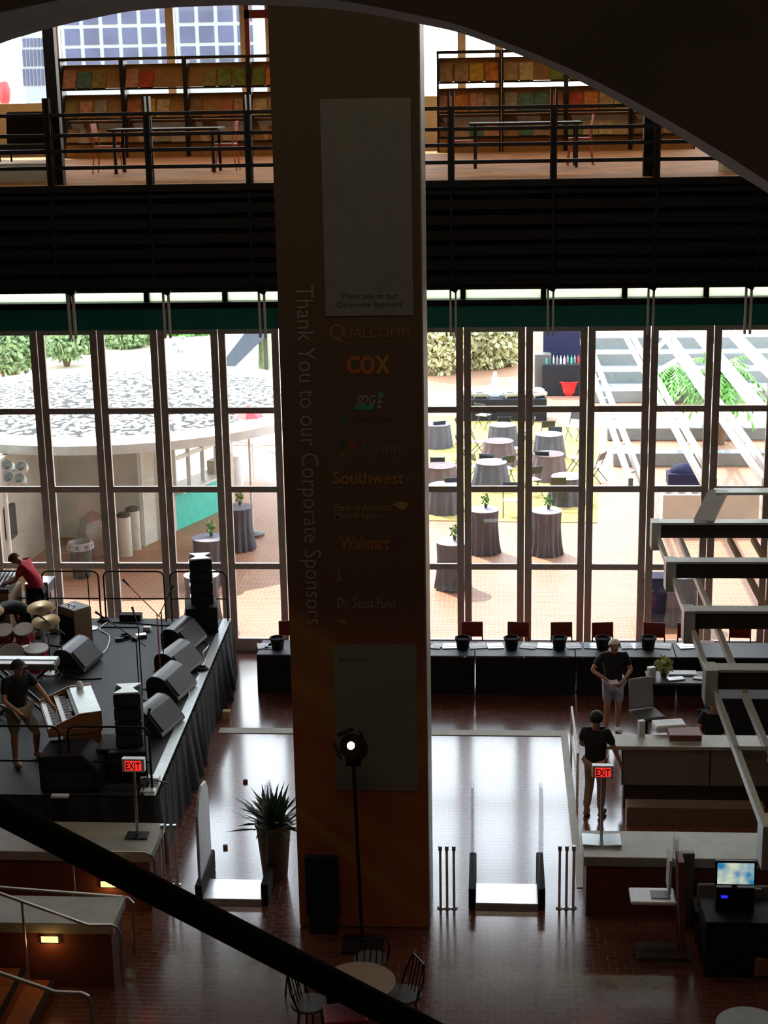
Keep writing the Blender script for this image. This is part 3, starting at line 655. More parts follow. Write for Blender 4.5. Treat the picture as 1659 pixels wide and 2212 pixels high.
# bistro tables and folding chairs
RT_ = thing('round_table', '', 'table', group='round dining tables on the yellow turf')
MB().lathe([(.50,0),(.46,.35),(.42,.68),(.42,.735)], n=72, wob=lambda a, z: 1+.07*(1-z)*math.sin(13*a)).build('cloth', M['table'], RT_, smooth=True); MB().lathe([(.41,.73),(.43,.735),(.43,.75),(.01,.752)], n=36).build('tabletop', M['tabletop'], RT_, smooth=True)
RP = thing('round_table', '', 'table', group='round dining tables on the yellow turf')
MB().lathe([(.56,0),(.5,.35),(.44,.68),(.44,.735)], n=72, wob=lambda a, z: 1+.07*(1-z)*math.sin(12*a)).build('cloth', M['tablepink'], RP, smooth=True); MB().lathe([(.43,.73),(.45,.735),(.45,.75),(.01,.752)], n=36).build('tabletop', M['tablepink'], RP, smooth=True)
RW = thing('round_table', '', 'table', group='round dining tables on the yellow turf')
MB().lathe([(.56,0),(.48,.35),(.43,.68),(.43,.735)], n=72, wob=lambda a, z: 1+.07*(1-z)*math.sin(12*a)).build('cloth', M['table'], RW, smooth=True); MB().lathe([(.42,.73),(.44,.735),(.44,.75),(.01,.752)], n=36).build('tabletop', M['tabwhite'], RW, smooth=True)
tabs = [(RT_,1086,917,'grey round table at the back, nearest the buffet'), (RP,1077,952,'mauve round table in the middle of the second row of panes'), (RW,1061,997,'white-topped round table seen in the second pane column'),
        (RT_,1186,937,'grey round table at the back of the third pane column'), (RP,1185,980,'mauve round table with a white card, third pane column'), (RW,1226,1028,'white-topped round table at the right end of the turf'),
        (RP,951,1005,'mauve round table beside the pillar edge'), (RT_,961,1047,'grey round table nearest the pillar, low in the pane'), (RT_,944,915,'grey round table beside the pillar at the back')]
cdm = MB().cbox((0,0,.004),(.16,.1,.008)).build('menu_card', M['paper']); tag(cdm, '', 'card', 'cards on the dining tables'); fst = [1]
for tb, x_, y_, lb in tabs:
    p = Z(x_, y_, .75); put(tb, (p.x, p.y, 0), rnd.random(), lb)
    put(cdm, (p.x+.05, p.y-.05, .753), rnd.uniform(-1,1), 'white card on the '+lb)
FC = thing('folding_chair', '', 'chair', group='black folding chairs on the turf')
for s in (-.2,.2):
    MB().tube([(s,.25,0),(s,-.05,.45),(s,-.2,.88)], .013, 6).build('leg', M['blackchair'], FC); MB().tube([(s,-.25,0),(s,.2,.45)], .013, 6).build('leg', M['blackchair'], FC)
MB().box(-.2,.2,-.15,.23,.44,.465).build('seat', M['steel'], FC, bevel=.01); MB().cbox((0,-.19,.76),(.4,.02,.24),0,.35).build('backrest', M['blackchair'], FC, bevel=.01)
chs = [(1043,925,-30,'upright at the back left of the second pane column'),(1089,955,0,'backed against the grey table near the buffet'),(946,965,20,'against the pillar edge, upper'),(946,1048,0,'against the pillar edge, lower'),
 (1052,1040,-5,'in front of the white-topped table, left one'),(1092,1045,25,'in front of the white-topped table, right one'),(1183,965,5,'in front of the grey table in the third pane column'),(1197,985,170,'between the grey and mauve tables'),
 (1172,1035,-10,'in front of the mauve table with the card'),(1240,950,150,'standing apart with tilted back at the right'),(1245,1020,100,'right of the white-topped table at the turf edge'),(1103,1115,180,'alone at the front edge of the turf'),
 (1118,1000,100,'right of the mauve table in the middle'),(1030,985,-80,'left of the mauve table in the middle'),(1000,960,-100,'behind the mullion right of the pillar'),(1150,1070,30,'at the front of the third pane column'),
 (1205,1095,0,'dark one in front near the cocktail tables'),(975,1095,10,'with a dark back by the pillar, lowest'),(1288,1040,60,'past the right edge of the turf'),(1030,1040,-60,'left of the white-topped table'),
 (1140,960,90,'left of the grey table at the back'),(1000,1000,-90,'right of the pillar-edge tables')]
for x_, y_, r_z, lb in chs: p = Z(x_, y_); put(FC, p, R(r_z), 'black folding chair '+lb)
# buffet
p = Z(1085, 905); t = thing('buffet_table', 'long buffet table under a black cloth beyond the turf', 'table', p)
MB().box(-1.5,1.5,-.4,.4,0,.76).build('cloth', M['cloth'], t, bevel=.02)
cf = thing('chafing_dish', '', 'dish', group='silver chafing dishes on the buffet')
MB().box(-.28,.28,-.18,.18,.06,.18).build('pan', M['steel'], cf, bevel=.02); MB().ell((0,0,.18),(.28,.18,.16)).build('lid', M['steel'], cf, smooth=True)
for s in (-.22,.22): MB().box(s-.02,s+.02,-.15,.15,0,.07).build('foot', M['steel'], cf)
for i, (dx, dy, lb) in enumerate(((-1.2,.05,'first'),(-.75,-.1,'second'),(.3,-.1,'third'),(.75,.05,'fourth'),(1.2,-.05,'rightmost'))):
    put(cf, p+Vector((dx,dy,.765)), R(8*i), 'silver chafing dish on the buffet, %s from left' % lb if lb != 'rightmost' else 'silver chafing dish at the right end of the buffet')
ic = MB()
for i, (w_, z) in enumerate(((.3,0),(.24,.22),(.17,.44),(.1,.62))): ic.cbox((0,0,z+.11),(w_,w_,.22), i*.3)
o = ic.build('ice_tower', M['tabwhite'], loc=p+Vector((-.25,.15,.765)), bevel=.01); tag(o, 'stepped white tower centrepiece on the buffet', 'centrepiece')
# bar
p = Z(1215, 852); t = thing('bar_table', 'tall black clothed bar table at the back near the red tubs', 'table', p)
MB().box(-.75,.75,-.3,.3,0,1.15).build('cloth', M['cloth'], t, bevel=.02)
MB().box(-.7,.9,.6,.75,0,2.6).build('backdrop', M['navy'], t)
for i in range(10):
    b = MB(); b.lathe([(.04,0),(.04,.18),(.015,.25),(.015,.3)], n=8); cl = rnd.choice(['white','red','teal','khaki','bluepaper'])
    o = b.build('bottle', M[cl], loc=p+Vector((-.6+.13*i, rnd.uniform(-.15,.15), 1.155))); tag(o, 'bottle on the outdoor bar, %s from left' % (ords+['sixth','seventh','eighth','ninth','tenth'])[i], 'bottle', 'bottles on the bar')
for x_, y_, lb in ((1228, 852, 'left one, under the bar'), (1358, 838, 'right one, behind the white trellis rails')):
    p = Z(x_, y_); t = thing('red_tub', 'bright red plastic tub on the bricks, '+lb, 'tub', p, 0, 'red plastic tubs')
    MB().lathe([(.3,0),(.32,.02),(.42,.48),(.46,.5),(.46,.53),(.4,.53),(.36,.1)], n=24).build('tub', M['red'], t, smooth=True)
    MB().tube([(.45,0,.46),(.55,0,.42),(.45,0,.36)], .02, 6).build('handle', M['red'], t)
p = Z(1172, 850); o = MB().box(-.3,.3,-.3,.3,0,1.5).build('equipment_crate', M['bin'], loc=p, bevel=.02); tag(o, 'tall grey crate left of the outdoor bar', 'crate')
o = MB().box(-.45,.45,-.2,.2,0,2.6).build('display_wall', M['whitewall'], loc=Z(1178, 775)); tag(o, 'pale display wall behind the outdoor bar', 'wall')
# terrace steps
for i, (y_, z0, nm) in enumerate(((862,0,'lowest'),(822,.0,'second'),(785,0,'third'),(748,0,'highest'))):
    y2 = (845, 803, 765, 730)[i]; p = Z(1290, y_, .0); zt = .42*(i+1); yy = Z(1290, y2, zt).y; xl = Z(1290, y2, zt).x
    o = MB().box(0, 12, 0, 1.6, 0, zt).build('terrace_step', M['greystone'], loc=(xl-.2, yy, 0), bevel=.02); tag(o, 'long grey stone terrace step outside, %s' % nm, 'step', 'terrace steps')
for x_, y_, nm in ((1312, 952, 'farther'), (1325, 1008, 'nearer')):
    p = Z(x_, y_); o = MB().box(0, 9, 0, .5, 0, .4).build('stone_bench', M['greystone'], loc=p, bevel=.02); tag(o, 'low grey stone bench on the bricks, %s of the two' % nm, 'bench', 'long stone benches')
# trellis running out over the plaza and into the hall
ZT_ = 4.66; ZR = 3.5
def rails(x, w_, y0, y1, lab):
    t = thing('trellis_rail', lab, 'trellis', (x+w_/2, (y0+y1)/2, ZR), 0, 'white trellis rails over the plaza')
    for s in (-w_/2, w_/2): MB().bar((s,-(y1-y0)/2,0), (s,(y1-y0)/2,0), .09, .16).build('rail', M['whitesteel'], t)
    for k in range(int((y1-y0)/2.6)+1):
        yq = -(y1-y0)/2+.8+2.6*k
        if yq < (y1-y0)/2: MB().bar((-w_/2,yq,-.02),(w_/2,yq+.25,-.02), .04).build('tie', M['whitesteel'], t)
for i, x in enumerate((Z(1375,1010,ZR).x-.22, Z(1345,715,ZR).x, Z(1427,715,ZR).x, Z(1495,715,ZR).x, Z(1570,715,ZR).x)):
    rails(x, .22, 30.04, (47.5, 50, 53, 53, 53)[i], 'white steel double rail of the outdoor trellis, %s from left' % ords[i])
for (a, b, nm) in (((1405,812),(1465,776),'lower'), ((1410,762),(1455,716),'upper')):
    A_, B_ = Z(a[0], a[1], ZR+.1), Z(b[0], b[1], ZR+.1)
    o = MB().bar(A_-A_, B_-A_, .12, .08).build('trellis_brace', M['whitesteel'], loc=A_); tag(o, 'diagonal white brace across the outdoor trellis, %s' % nm, 'brace')
for (x_, y_, yy, nm) in ((1452,805,56,'left'),(1560,810,49,'right')):
    p = Y(x_, y_, yy); top = p.z; p.z = 0; t = thing('palm_tree', 'bright green palm beyond the trellis, %s one' % nm, 'palm', p)
    MB().tube([(0,0,0),(.1,0,top*.5),(0,0,top)], [.16,.13,.12], 8).build('trunk', M['bark'], t)
    fr = MB()
    for i in range(80):
        a = rnd.uniform(0, 2*math.pi); el = rnd.uniform(-.3,1.3); L_ = rnd.uniform(.9,1.5)*(1.15 if nm == 'right' else .8); d = Vector((math.cos(a)*math.cos(el), math.sin(a)*math.cos(el), math.sin(el)))
        pp = Vector((0,0,top)); prev = pp
        for k in range(1,9):
            q = pp + d*L_*k/8 + Vector((0,0,-.9*(k/8)**2)); s_ = Vector((-math.sin(a), math.cos(a), 0))
            for sg in (-1,1):
                lw = .42*(1-k/10); fr.add([prev, q, q+s_*sg*lw+Vector((0,0,-.12)), ], [(0,1,2)])
            prev = q
    fr.build('fronds', M['palm'], t)
p = Z(1640, 1010); S('wall_garden', MB().box(p.x, p.x+6, 44, 44.5, 0, 7.5), M['whitewall'])
p = Z(1475, 1045); t = thing('domed_box', 'dark domed grill box outside behind the trellis', 'grill', p); MB().box(-.45,.45,-.3,.3,.0,.35).build('box', M['navy'], t, bevel=.02); MB().ell((0,0,.35),(.4,.28,.25)).build('lid', M['navy'], t, smooth=True)
p = Z(1470, 1145); t = thing('glass_counter', 'grey-green outdoor counter with glasses behind the hanging frame', 'counter', p)
MB().box(-.5,1.9,-.3,.4,0,1.0).build('body', M['greywall'], t, bevel=.01)
for i in range(6):
    o = MB().lathe([(.09,0),(.15,.1),(.14,.12),(.02,.02)], n=14).build('white_bowl', M['tabwhite'], loc=p+Vector((-.35+.33*i,-.05,1.0)), smooth=True); tag(o, 'white bowl on the outdoor counter, %s from left' % (ords+['sixth'])[i], 'bowl', 'white bowls on the outdoor counter')
# ================================================================ STAGE
SZ = 1.1
st = thing('stage', 'low black stage platform with grey edge strip and dark cloth skirt', 'stage', (-8, 24.7, 0))
XR0, XR1, YB, YFr = -4.9, -5.06, 28.72, 20.8
local(MB().ext([(-14,YFr,0),(XR0,YFr,0),(XR1,YB,0),(-14,YB,0)], (0,0,SZ)), st).build('deck', M['stage'], st)
local(MB().ext([(XR0-.16,YFr,SZ),(XR0,YFr,SZ),(XR1,YB,SZ),(XR1-.16,YB,SZ)], (0,0,.012)), st).build('edge_strip', M['palesteel'], st)
sk = MB(); N = 150
def skp(t_, z):   # path front-left -> front-right corner -> back-right
    L1, L2 = 9.1, 7.92
    s = t_*(L1+L2)
    if s < L1: x, y, nx, ny = -14+s, YFr-.02, 0, -1
    else: k = (s-L1)/L2; x, y, nx, ny = XR0+.02+(XR1-XR0)*k, YFr+(YB-YFr)*k, 1, 0
    a = (.05+.04*math.sin(s*1.7))*(1-z/SZ)*(1+math.sin(s*13+math.sin(s*3)))+.012*(1+math.sin(s*26))
    return (x+nx*a, y+ny*a, z)
for i in range(N*2):
    for (z0, z1) in ((0,.35),(.35,.75),(.75,SZ-.01)):
        sk.add([skp(i/N/2,z0), skp((i+1)/N/2,z0), skp((i+1)/N/2,z1), skp(i/N/2,z1)], [(0,1,2,3)])
local(sk, st).build('skirt', M['skirt'], st, smooth=True)
def barrier(x0, x1, y, z, hgt, lab, mid=.45):
    t = thing('guard_rail', lab, 'railing', ((x0+x1)/2, y, z), 0, 'stage guard rails'); w_ = (x1-x0)/2
    r_ = .12; pts = [(-w_,0,0)] + [(-w_+r_-r_*math.cos(a), 0, hgt-r_+r_*math.sin(a)) for a in (0,.4,.8,1.2,1.57)] + [(w_-r_+r_*math.sin(a), 0, hgt-r_+r_*math.cos(a)) for a in (0,.4,.8,1.2,1.57)] + [(w_,0,0)]
    MB().tube(pts, .018, 8).build('frame', M['black'], t, smooth=True); MB().tube([(-w_,0,mid),(w_,0,mid)], .014, 8).build('mid_rail', M['black'], t)
    return t
for a, b, nm in ((-45,88,'leftmost, behind the person in red'),(103,224,'second from left'),(235,364,'third from left'),(377,497,'rightmost, behind the loudspeaker stack')):
    A_, B_ = Z(a, 1333, SZ), Z(b, 1333, SZ); barrier(A_.x, B_.x, 28.6, SZ, 1.0, 'black tube guard rail along the back of the stage, '+nm)
for a, b, nm in ((-80,140,'left one'),(158,333,'right one behind the exit sign')):
    A_, B_ = Z(a, 1700, SZ), Z(b, 1700, SZ); barrier(A_.x, B_.x, Z(100,1705,SZ).y, SZ, 1.0, 'black tube guard rail along the front of the stage, '+nm)
# wedges
wg = thing('stage_monitor', '', 'speaker', group='wedge floor monitors')
prof = [(-.02,0),(.36,0),(.4,.05),(.41,.2)] + [(.27+.14*math.cos(q*.2), .27+.13*math.sin(q*.2)) for q in range(1,8)] + [(.2,.39),(.12,.35),(-.09,.09),(-.1,.04)]
MB().ext([(-.35, y_, z_) for y_, z_ in prof], (.7, 0, 0)).build('cabinet', M['wedge'], wg, smooth=True)
for s in (-.37,.35): MB().ext([(s, y_, z_) for y_, z_ in prof], (.02, 0, 0)).build('end_cheek', M['endblack'], wg)
mb = MB(); mb.ext([(-.32,-.1,.1),(.32,-.1,.1),(.32,.11,.35),(-.32,.11,.35)], (0,-.012,.012)); mb.build('grille', M['grill'], wg)
for s in (-.375,.375): MB().box(s-.012,s+.012,.12,.3,.12,.2).build('handle', M['black'], wg)
for x_, y_, rz, nm in ((418,1396,38,'farthest on the right edge of the stage'),(408,1450,35,'second from the back on the right stage edge'),(393,1500,38,'third from the back on the right stage edge'),(362,1576,35,'nearest on the right edge of the stage'),(190,1440,40,'in the middle of the stage beside the brown amplifier')):
    p = Z(x_, y_, SZ); o = put(wg, p, R(90+rz-50), 'grey wedge stage monitor '+nm); o.scale = (1.12,1.12,1.12)
# line array stacks
la = thing('speaker_stack', '', 'speaker', group='loudspeaker stacks')
for i in range(4):
    z = .62+.26*i; mb = MB(); mb.cbox((0,0,z+.125),(.42,.4,.24),0,.0)
    c = mb.build('array_box', M['blackmat'], la, bevel=.02); MB().box(-.19,.19,-.215,-.2,z+.03,z+.22).build('grille', M['grill'], c); MB().box(-.222,-.21,-.1,.1,z+.08,z+.16).build('handle', M['steel'], c)
tp = MB(); tp.ext([(-.2,-.2,1.66),(.2,-.2,1.66),(.08,0,1.66),(.2,.2,1.66),(-.2,.2,1.66),(-.08,0,1.66)], (0,0,.03)); tp.build('rigging_plate', M['palesteel'], la)
MB().box(-.33,.27,-.33,.3,0,.6).build('subwoofer', M['blackmat'], la, bevel=.02)
p = Z(440, 1358, SZ); o = put(la, p, R(12), 'tall black loudspeaker stack at the back right corner of the stage'); o.scale = (1, 1, .86)
p = Z(287, 1672, SZ); o = put(la, p, R(8), 'tall black loudspeaker stack at the front of the stage behind the exit sign'); o.scale = (.95, .95, .82)
p = Z(228, 1668, SZ); o = MB().box(-.3,.3,-.3,.3,0,.5).build('amplifier_rack', M['blackmat'], loc=p, bevel=.02); tag(o, 'black amplifier rack left of the front loudspeaker stack', 'rack')
for s in (-.28,.28): MB().box(s-.015,s+.015,-.2,.2,.5,.56).build('handle', M['steel'], o)
p = Z(165, 1690, SZ); o = MB().ext([(-.45,-.35,0),(.45,-.35,0),(.45,-.35,.35),(.2,-.35,.6),(-.45,-.35,.55)], (0,.65,0)).build('bass_cabinet', M['blackmat'], loc=p, bevel=.03); tag(o, 'large black angled cabinet at the front of the stage below the organ', 'speaker')
MB().box(-.35,.35,-.37,-.35,.05,.3).build('grille', M['grill'], o)
# guitar amps
def amp(loc, rz, w_, h_, lab):
    t = thing('guitar_amplifier', lab, 'amplifier', loc, rz)
    MB().box(-w_/2,w_/2,-.14,.26,0,h_).build('cabinet', M['amp'], t, bevel=.015); MB().box(-w_/2+.03,w_/2-.03,-.155,-.14,.04,h_-.14).build('grille_cloth', M['blackmat'], t)
    MB().box(-w_/2+.01,w_/2-.01,-.13,.25,h_,h_+.012).build('top_panel', M['ampgrey'], t); MB().tube([(-.1,0,h_+.01),(-.08,0,h_+.05),(.08,0,h_+.05),(.1,0,h_+.01)], .012, 6).build('handle', M['steel'], t)
    for i in range(4): MB().lathe([(.015,h_+.012),(.013,h_+.03),(.001,h_+.03)], (-.2+.1*i,-.1,0), 8).build('knob', M['chrome'], t)
amp(Z(160, 1386, SZ), R(-38), .5, .68, 'brown guitar amplifier with grey top standing mid-stage')
# flight case, mixer desk
p = Z(92, 1328, SZ); t = thing('flight_case', 'pale metal-edged flight case behind the person in red', 'case', p)
MB().box(-.22,.22,-.25,.25,.08,.7).build('case_body', M['bin'], t)
for a in (-.22,.22):
    for b in (-.25,.25): MB().box(a-.015,a+.015,b-.015,b+.015,.08,.71).build('edge_strip', M['steel'], t); MB().ell((a*.8,b*.8,.04),(.03,.03,.04),8,5).build('castor', M['black'], t)
MB().box(-.23,.23,-.26,.26,.7,.72).build('lid', M['palesteel'], t); MB().box(.22,.235,-.1,.1,.35,.5).build('recessed_handle', M['steel'], t)
p = Z(6, 1345, SZ); t = thing('mixing_desk', 'large sound mixing desk in a brown road case at the left stage edge', 'mixer', p)
MB().box(-.7,.3,-.45,.4,0,.72).build('road_case', M['amp'], t, bevel=.01); mb = MB().cbox((-.2,0,.82),(1.0,.8,.12),0,R(10)); mb.build('console', M['bin'], t)
for i in range(12): MB().cbox((-.62+.08*i,-.02,.9),(.03,.6,.02),0,R(10)).build('fader_strip', M['palesteel'], t)
# cymbals and drum kit
p = Z(30, 1462, SZ); t = thing('drum_kit', 'red drum kit with chrome stands and cymbals at the left of the stage', 'drums', p)
def drum(c, r_, h_, m_, rx=0, rz=0, nm='tom'):
    mb = MB(); mb.M = Matrix.Translation(c) @ Matrix.Rotation(rz, 4, 'Z') @ Matrix.Rotation(rx, 4, 'X'); mb.lathe([(r_,-h_/2),(r_,h_/2)], n=24); o = mb.build(nm, m_, t, smooth=True)
    m2 = MB(); m2.M = mb.M; m2.lathe([(r_+.012,h_/2-.02),(r_+.012,h_/2+.01),(.01,h_/2+.008)], n=24); m2.build('drum_head', M['drumhead'], o); 
    m3 = MB(); m3.M = mb.M
    for k in range(8): a = k*math.pi/4; m3.tube([((r_+.012)*math.cos(a),(r_+.012)*math.sin(a),-h_/2),((r_+.012)*math.cos(a),(r_+.012)*math.sin(a),h_/2)], .008, 5)
    m3.build('lug', M['chrome'], o)
drum((.0,.25,.3), .29, .4, M['drumred'], R(90), R(0), 'bass_drum'); drum((-.16,.2,.72), .15, .22, M['drumred'], R(25)); drum((.18,.22,.72), .16, .24, M['drumred'], R(22)); drum((.48,-.1,.38), .2, .4, M['drumred'], R(6), 0, 'floor_tom'); drum((-.42,-.15,.55), .18, .14, M['chrome'], R(5), 0, 'snare')
for cx_, cy_, cz, r_ in ((-.45,.45,1.05,.22),(.42,.5,1.12,.24),(.62,.1,1.0,.25),(-.62,-.05,.9,.18)):
    MB().tube([(cx_,cy_,.25),(cx_,cy_,cz)], .012, 6).build('cymbal_stand', M['chrome'], t)
    for k in range(3): a = k*2.1; MB().tube([(cx_,cy_,.28),(cx_+.22*math.cos(a),cy_+.22*math.sin(a),0)], .01, 5).build('stand_leg', M['chrome'], t)
    mb = MB(); mb.M = Matrix.Translation((cx_,cy_,cz)) @ Matrix.Rotation(.25, 4, 'X'); mb.lathe([(.02,.02),(.04,.015),(r_,0),(r_,-.004),(.02,0)], n=28); mb.build('cymbal', M['brass'], t, smooth=True)
# keyboards
p = Z(55, 1545, SZ); t = thing('electric_keyboard', 'silver electric keyboard on a black stand behind the person in khaki shorts', 'keyboard', p)
MB().box(-.6,.6,-.16,.18,.85,.95).build('case', M['bin'], t, bevel=.01); MB().box(-.57,.57,-.155,.0,.95,.962).build('keys', M['keys'], t); MB().cbox((0,.1,.965),(1.16,.16,.02)).build('control_panel', M['palesteel'], t)
for s in (-1,1): MB().bar((-.45*s,-.1,0),(.45*s,-.1,.85),.04).build('cross_leg', M['black'], t); MB().bar((-.45*s,.1,0),(.45*s,.1,.85),.04).build('cross_leg', M['black'], t)
p = Z(162, 1640, SZ); t = thing('organ', 'wooden two-manual electric organ with keyboards facing the khaki-shorts player', 'organ', p, R(-68))
MB().box(-.6,.6,-.1,.36,.0,.72).build('cabinet', M['organwood'], t, bevel=.01)
MB().box(-.62,.62,-.42,.38,.66,.76).build('key_bed', M['organwood'], t, bevel=.01)
for s in (-.61,.59): MB().ext([(s,-.42,.76),(s,.38,.76),(s,.38,.98),(s,.05,.98),(s,-.42,.8)], (.025,0,0)).build('cheek_block', M['organwood'], t)
MB().box(-.6,.6,.05,.38,.94,.965).build('lid', M['palesteel'], t); MB().box(-.59,.59,.0,.06,.76,.95).build('drawbar_panel', M['bin'], t)
for j, (y0, z) in enumerate(((-.4,.76),(-.2,.84))):
    MB().box(-.58,.58,y0,y0+.17,z,z+.025).build('manual', M['keys'], t)
    bk = MB()
    for i in range(35):
        if i % 7 not in (2, 6): bk.box(-.565+.0331*i+.018,-.565+.0331*i+.036,y0+.07,y0+.17,z+.025,z+.037)
    bk.build('black_keys', M['black'], t)
for i in range(9): MB().box(-.3+.06*i,-.28+.06*i,-.03,.0,.86,.88).build('drawbar', M['chrome'], t)
p2 = t.location + Matrix.Rotation(R(-68), 3, 'Z') @ Vector((-.45,.2,.966)); o = MB().lathe([(.05,0),(.06,.06),(.03,.12),(.01,.13)], n=14, wob=lambda a, z: 1+.1*math.sin(5*a)).build('cap', M['white'], loc=p2); tag(o, 'small white object on top of the organ', 'cup')
# microphone stands
def micstand(loc, hgt, lab, base='round', boom=None, m_='black'):
    t = thing('microphone_stand', lab, 'microphone stand', loc, 0, 'microphone stands on stage')
    if base == 'round': MB().lathe([(.14,0),(.14,.02),(.02,.035)], n=20).build('base', M['palesteel'], t)
    else:
        for k in range(3): a = k*2.094+.4; MB().tube([(0,0,.14),(.3*math.cos(a),.3*math.sin(a),.01)], .011, 6).build('leg', M['black'], t)
    MB().tube([(0,0,.02),(0,0,hgt)], .011, 6).build('pole', M[m_], t)
    if boom:
        b = Vector(boom); MB().tube([Vector((0,0,hgt))-b*.3, Vector((0,0,hgt))+b], .009, 6).build('boom', M[m_], t); e = Vector((0,0,hgt))+b; d = b.normalized()
        MB().tube([e, e+d*.12, e+d*.16], [.014,.02,.024], 8).build('microphone', M['grill'], t)
    else: MB().tube([(0,0,hgt),(0,-.05,hgt+.1),(0,-.07,hgt+.14)], [.014,.02,.024], 8).build('microphone', M['grill'], t)
micstand(Z(197,1358,SZ), 1.0, 'microphone stand with round pale base behind the brown amplifier')
micstand(Z(110,1455,SZ), .62, 'short microphone stand with round base beside the drum kit')
micstand(Z(138,1462,SZ), .85, 'black microphone stand beside the drums, right of the short one', 'tri', (-.25,0,.2))
micstand(Z(303,1528,SZ), 1.2, 'boom microphone stand mid-stage, left of the tall pair', 'tri', (-.55,.1,.35))
micstand(Z(308,1505,SZ), 1.25, 'boom microphone stand mid-stage, right of the tall pair', 'tri', (-.1,.2,.15))
micstand(Z(348,1480,SZ), 1.3, 'boom microphone stand with long arm near the wedge monitors', 'tri', (-.45,0,.5), 'orange')
micstand(Z(356,1460,SZ), 1.2, 'straight microphone stand near the wedge monitors', 'tri', (.15,.1,.3))
micstand(Z(320,1700,SZ), .95, 'black microphone stand at the front right corner of the stage', 'tri', (.05,.0,.15))
micstand(Z(170,1660,SZ), .7, 'low microphone stand at the front of the stage by the organ', 'tri', (.2,0,.1))
# pedals, cables, small things on stage
def cable(pts, lab, m_='black', r_=.012, z=SZ):
    q = [Z(a, b, z) for a, b in smooth(pts)]; o_ = q[0].copy(); o = MB().tube([v-o_+Vector((0,0,r_)) for v in q], r_, 6).build('cable', M[m_], loc=o_, smooth=True); tag(o, lab, 'cable')
cable([(232,1345),(215,1360),(236,1375),(232,1400),(222,1412)], 'grey cable snaking from the back rail past the wedge monitor', 'palesteel')
cable([(240,1345),(300,1348),(350,1352),(375,1350)], 'black cable along the back of the stage')
cable([(105,1362),(130,1362),(180,1356),(300,1356)], 'thin black cable crossing behind the brown amplifier')
cable([(85,1390),(130,1398),(170,1405)], 'thin black cable from the drums to the middle wedge')
cable([(140,1462),(170,1468),(220,1466)], 'black cable behind the organ')
cable([(310,1490),(345,1482),(360,1475)], 'black cable between the boom stands')
cable([(440,1385),(450,1395),(438,1412),(442,1430),(425,1450),(430,1462),(410,1490),(408,1510)], 'pale cable tangled along the right stage edge', 'steel')
cable([(320,1520),(340,1530),(355,1545)], 'pale cable beside the nearest wedge monitor', 'palesteel', .015)
def coil(x_, y_, lab):
    p = Z(x_, y_, SZ); mb = MB()
    for k in range(3): mb.tube([(math.cos(a*.6)*(.13-.02*k), math.sin(a*.6)*(.1-.01*k), .015+.02*k) for a in range(12)], .012, 6)
    tag(mb.build('coiled_cable', M['black'], loc=p), lab, 'cable', 'coiled cables')
coil(225,1342,'coiled black cable at the back rail'); coil(270,1378,'coiled black cable mid-stage'); coil(435,1448,'coiled black cable between the wedge monitors'); coil(355,1495,'coiled black cable by the boom stand feet')
def small(x_, y_, d, lab, nm, cat, m_, z=SZ, rz=0, bev=.008):
    o = MB().box(-d[0]/2,d[0]/2,-d[1]/2,d[1]/2,0,d[2]).build(nm, M[m_] if isinstance(m_, str) else m_, loc=Z(x_, y_, z), bevel=bev); o.rotation_euler.z = R(rz); return tag(o, lab, cat)
small(318,1362,(.14,.12,.08),'white junction box on the stage floor','junction_box','box','white')
small(305,1376,(.2,.14,.06),'grey effects pedal mid-stage','effects_pedal','pedal','steel',rz=20); small(292,1382,(.12,.1,.05),'small black effects pedal mid-stage','effects_pedal','pedal','bin',rz=-10); small(258,1383,(.16,.1,.05),'black effects pedal left of the grey one','effects_pedal','pedal','bin',rz=10)
small(283,1338,(.42,.2,.12),'flat black box at the back rail of the stage','flat_case','case','blackmat')
small(385,1368,(.12,.12,.16),'yellow can beside the farthest wedge monitor','yellow_can','can',mat('yellow_paint',(.6,.45,.05),.5)); small(398,1360,(.25,.2,.14),'red bag behind the farthest wedge monitor','red_bag','bag','redchair',rz=20)
small(395,1412,(.1,.08,.09),'small red object between the first two wedge monitors','red_box','box','red'); small(350,1470,(.09,.09,.08),'small white cup by the boom stand','cup','cup','white')
small(325,1690,(.28,.16,.1),'pale grey stage box at the front right corner of the stage','stage_box','box','palesteel'); small(320,1712,(.22,.14,.05),'pale flat tray at the front right corner of the stage','tray','tray','palesteel'); small(130,1722,(.26,.1,.04),'pale strip of paper at the front of the stage','paper_strip','paper','paper')
small(490,1552,(.14,.12,.16),'small tan object on the floor beside the stage skirt','tan_bag','bag',mat('tan_leather',(.45,.28,.12),.6),0); small(490,1475,(.1,.06,.03),'folded paper on the floor by the stage skirt','folded_paper','paper','paper',0)
small(530,1690,(.07,.06,.05),'small dark red leaf on the floor mid-passage','fallen_leaf','leaf','redchair',0,30,.01); small(487,1832,(.07,.06,.05),'small brown leaf on the floor near the left gate','fallen_leaf','leaf','bark',0,10,.01)
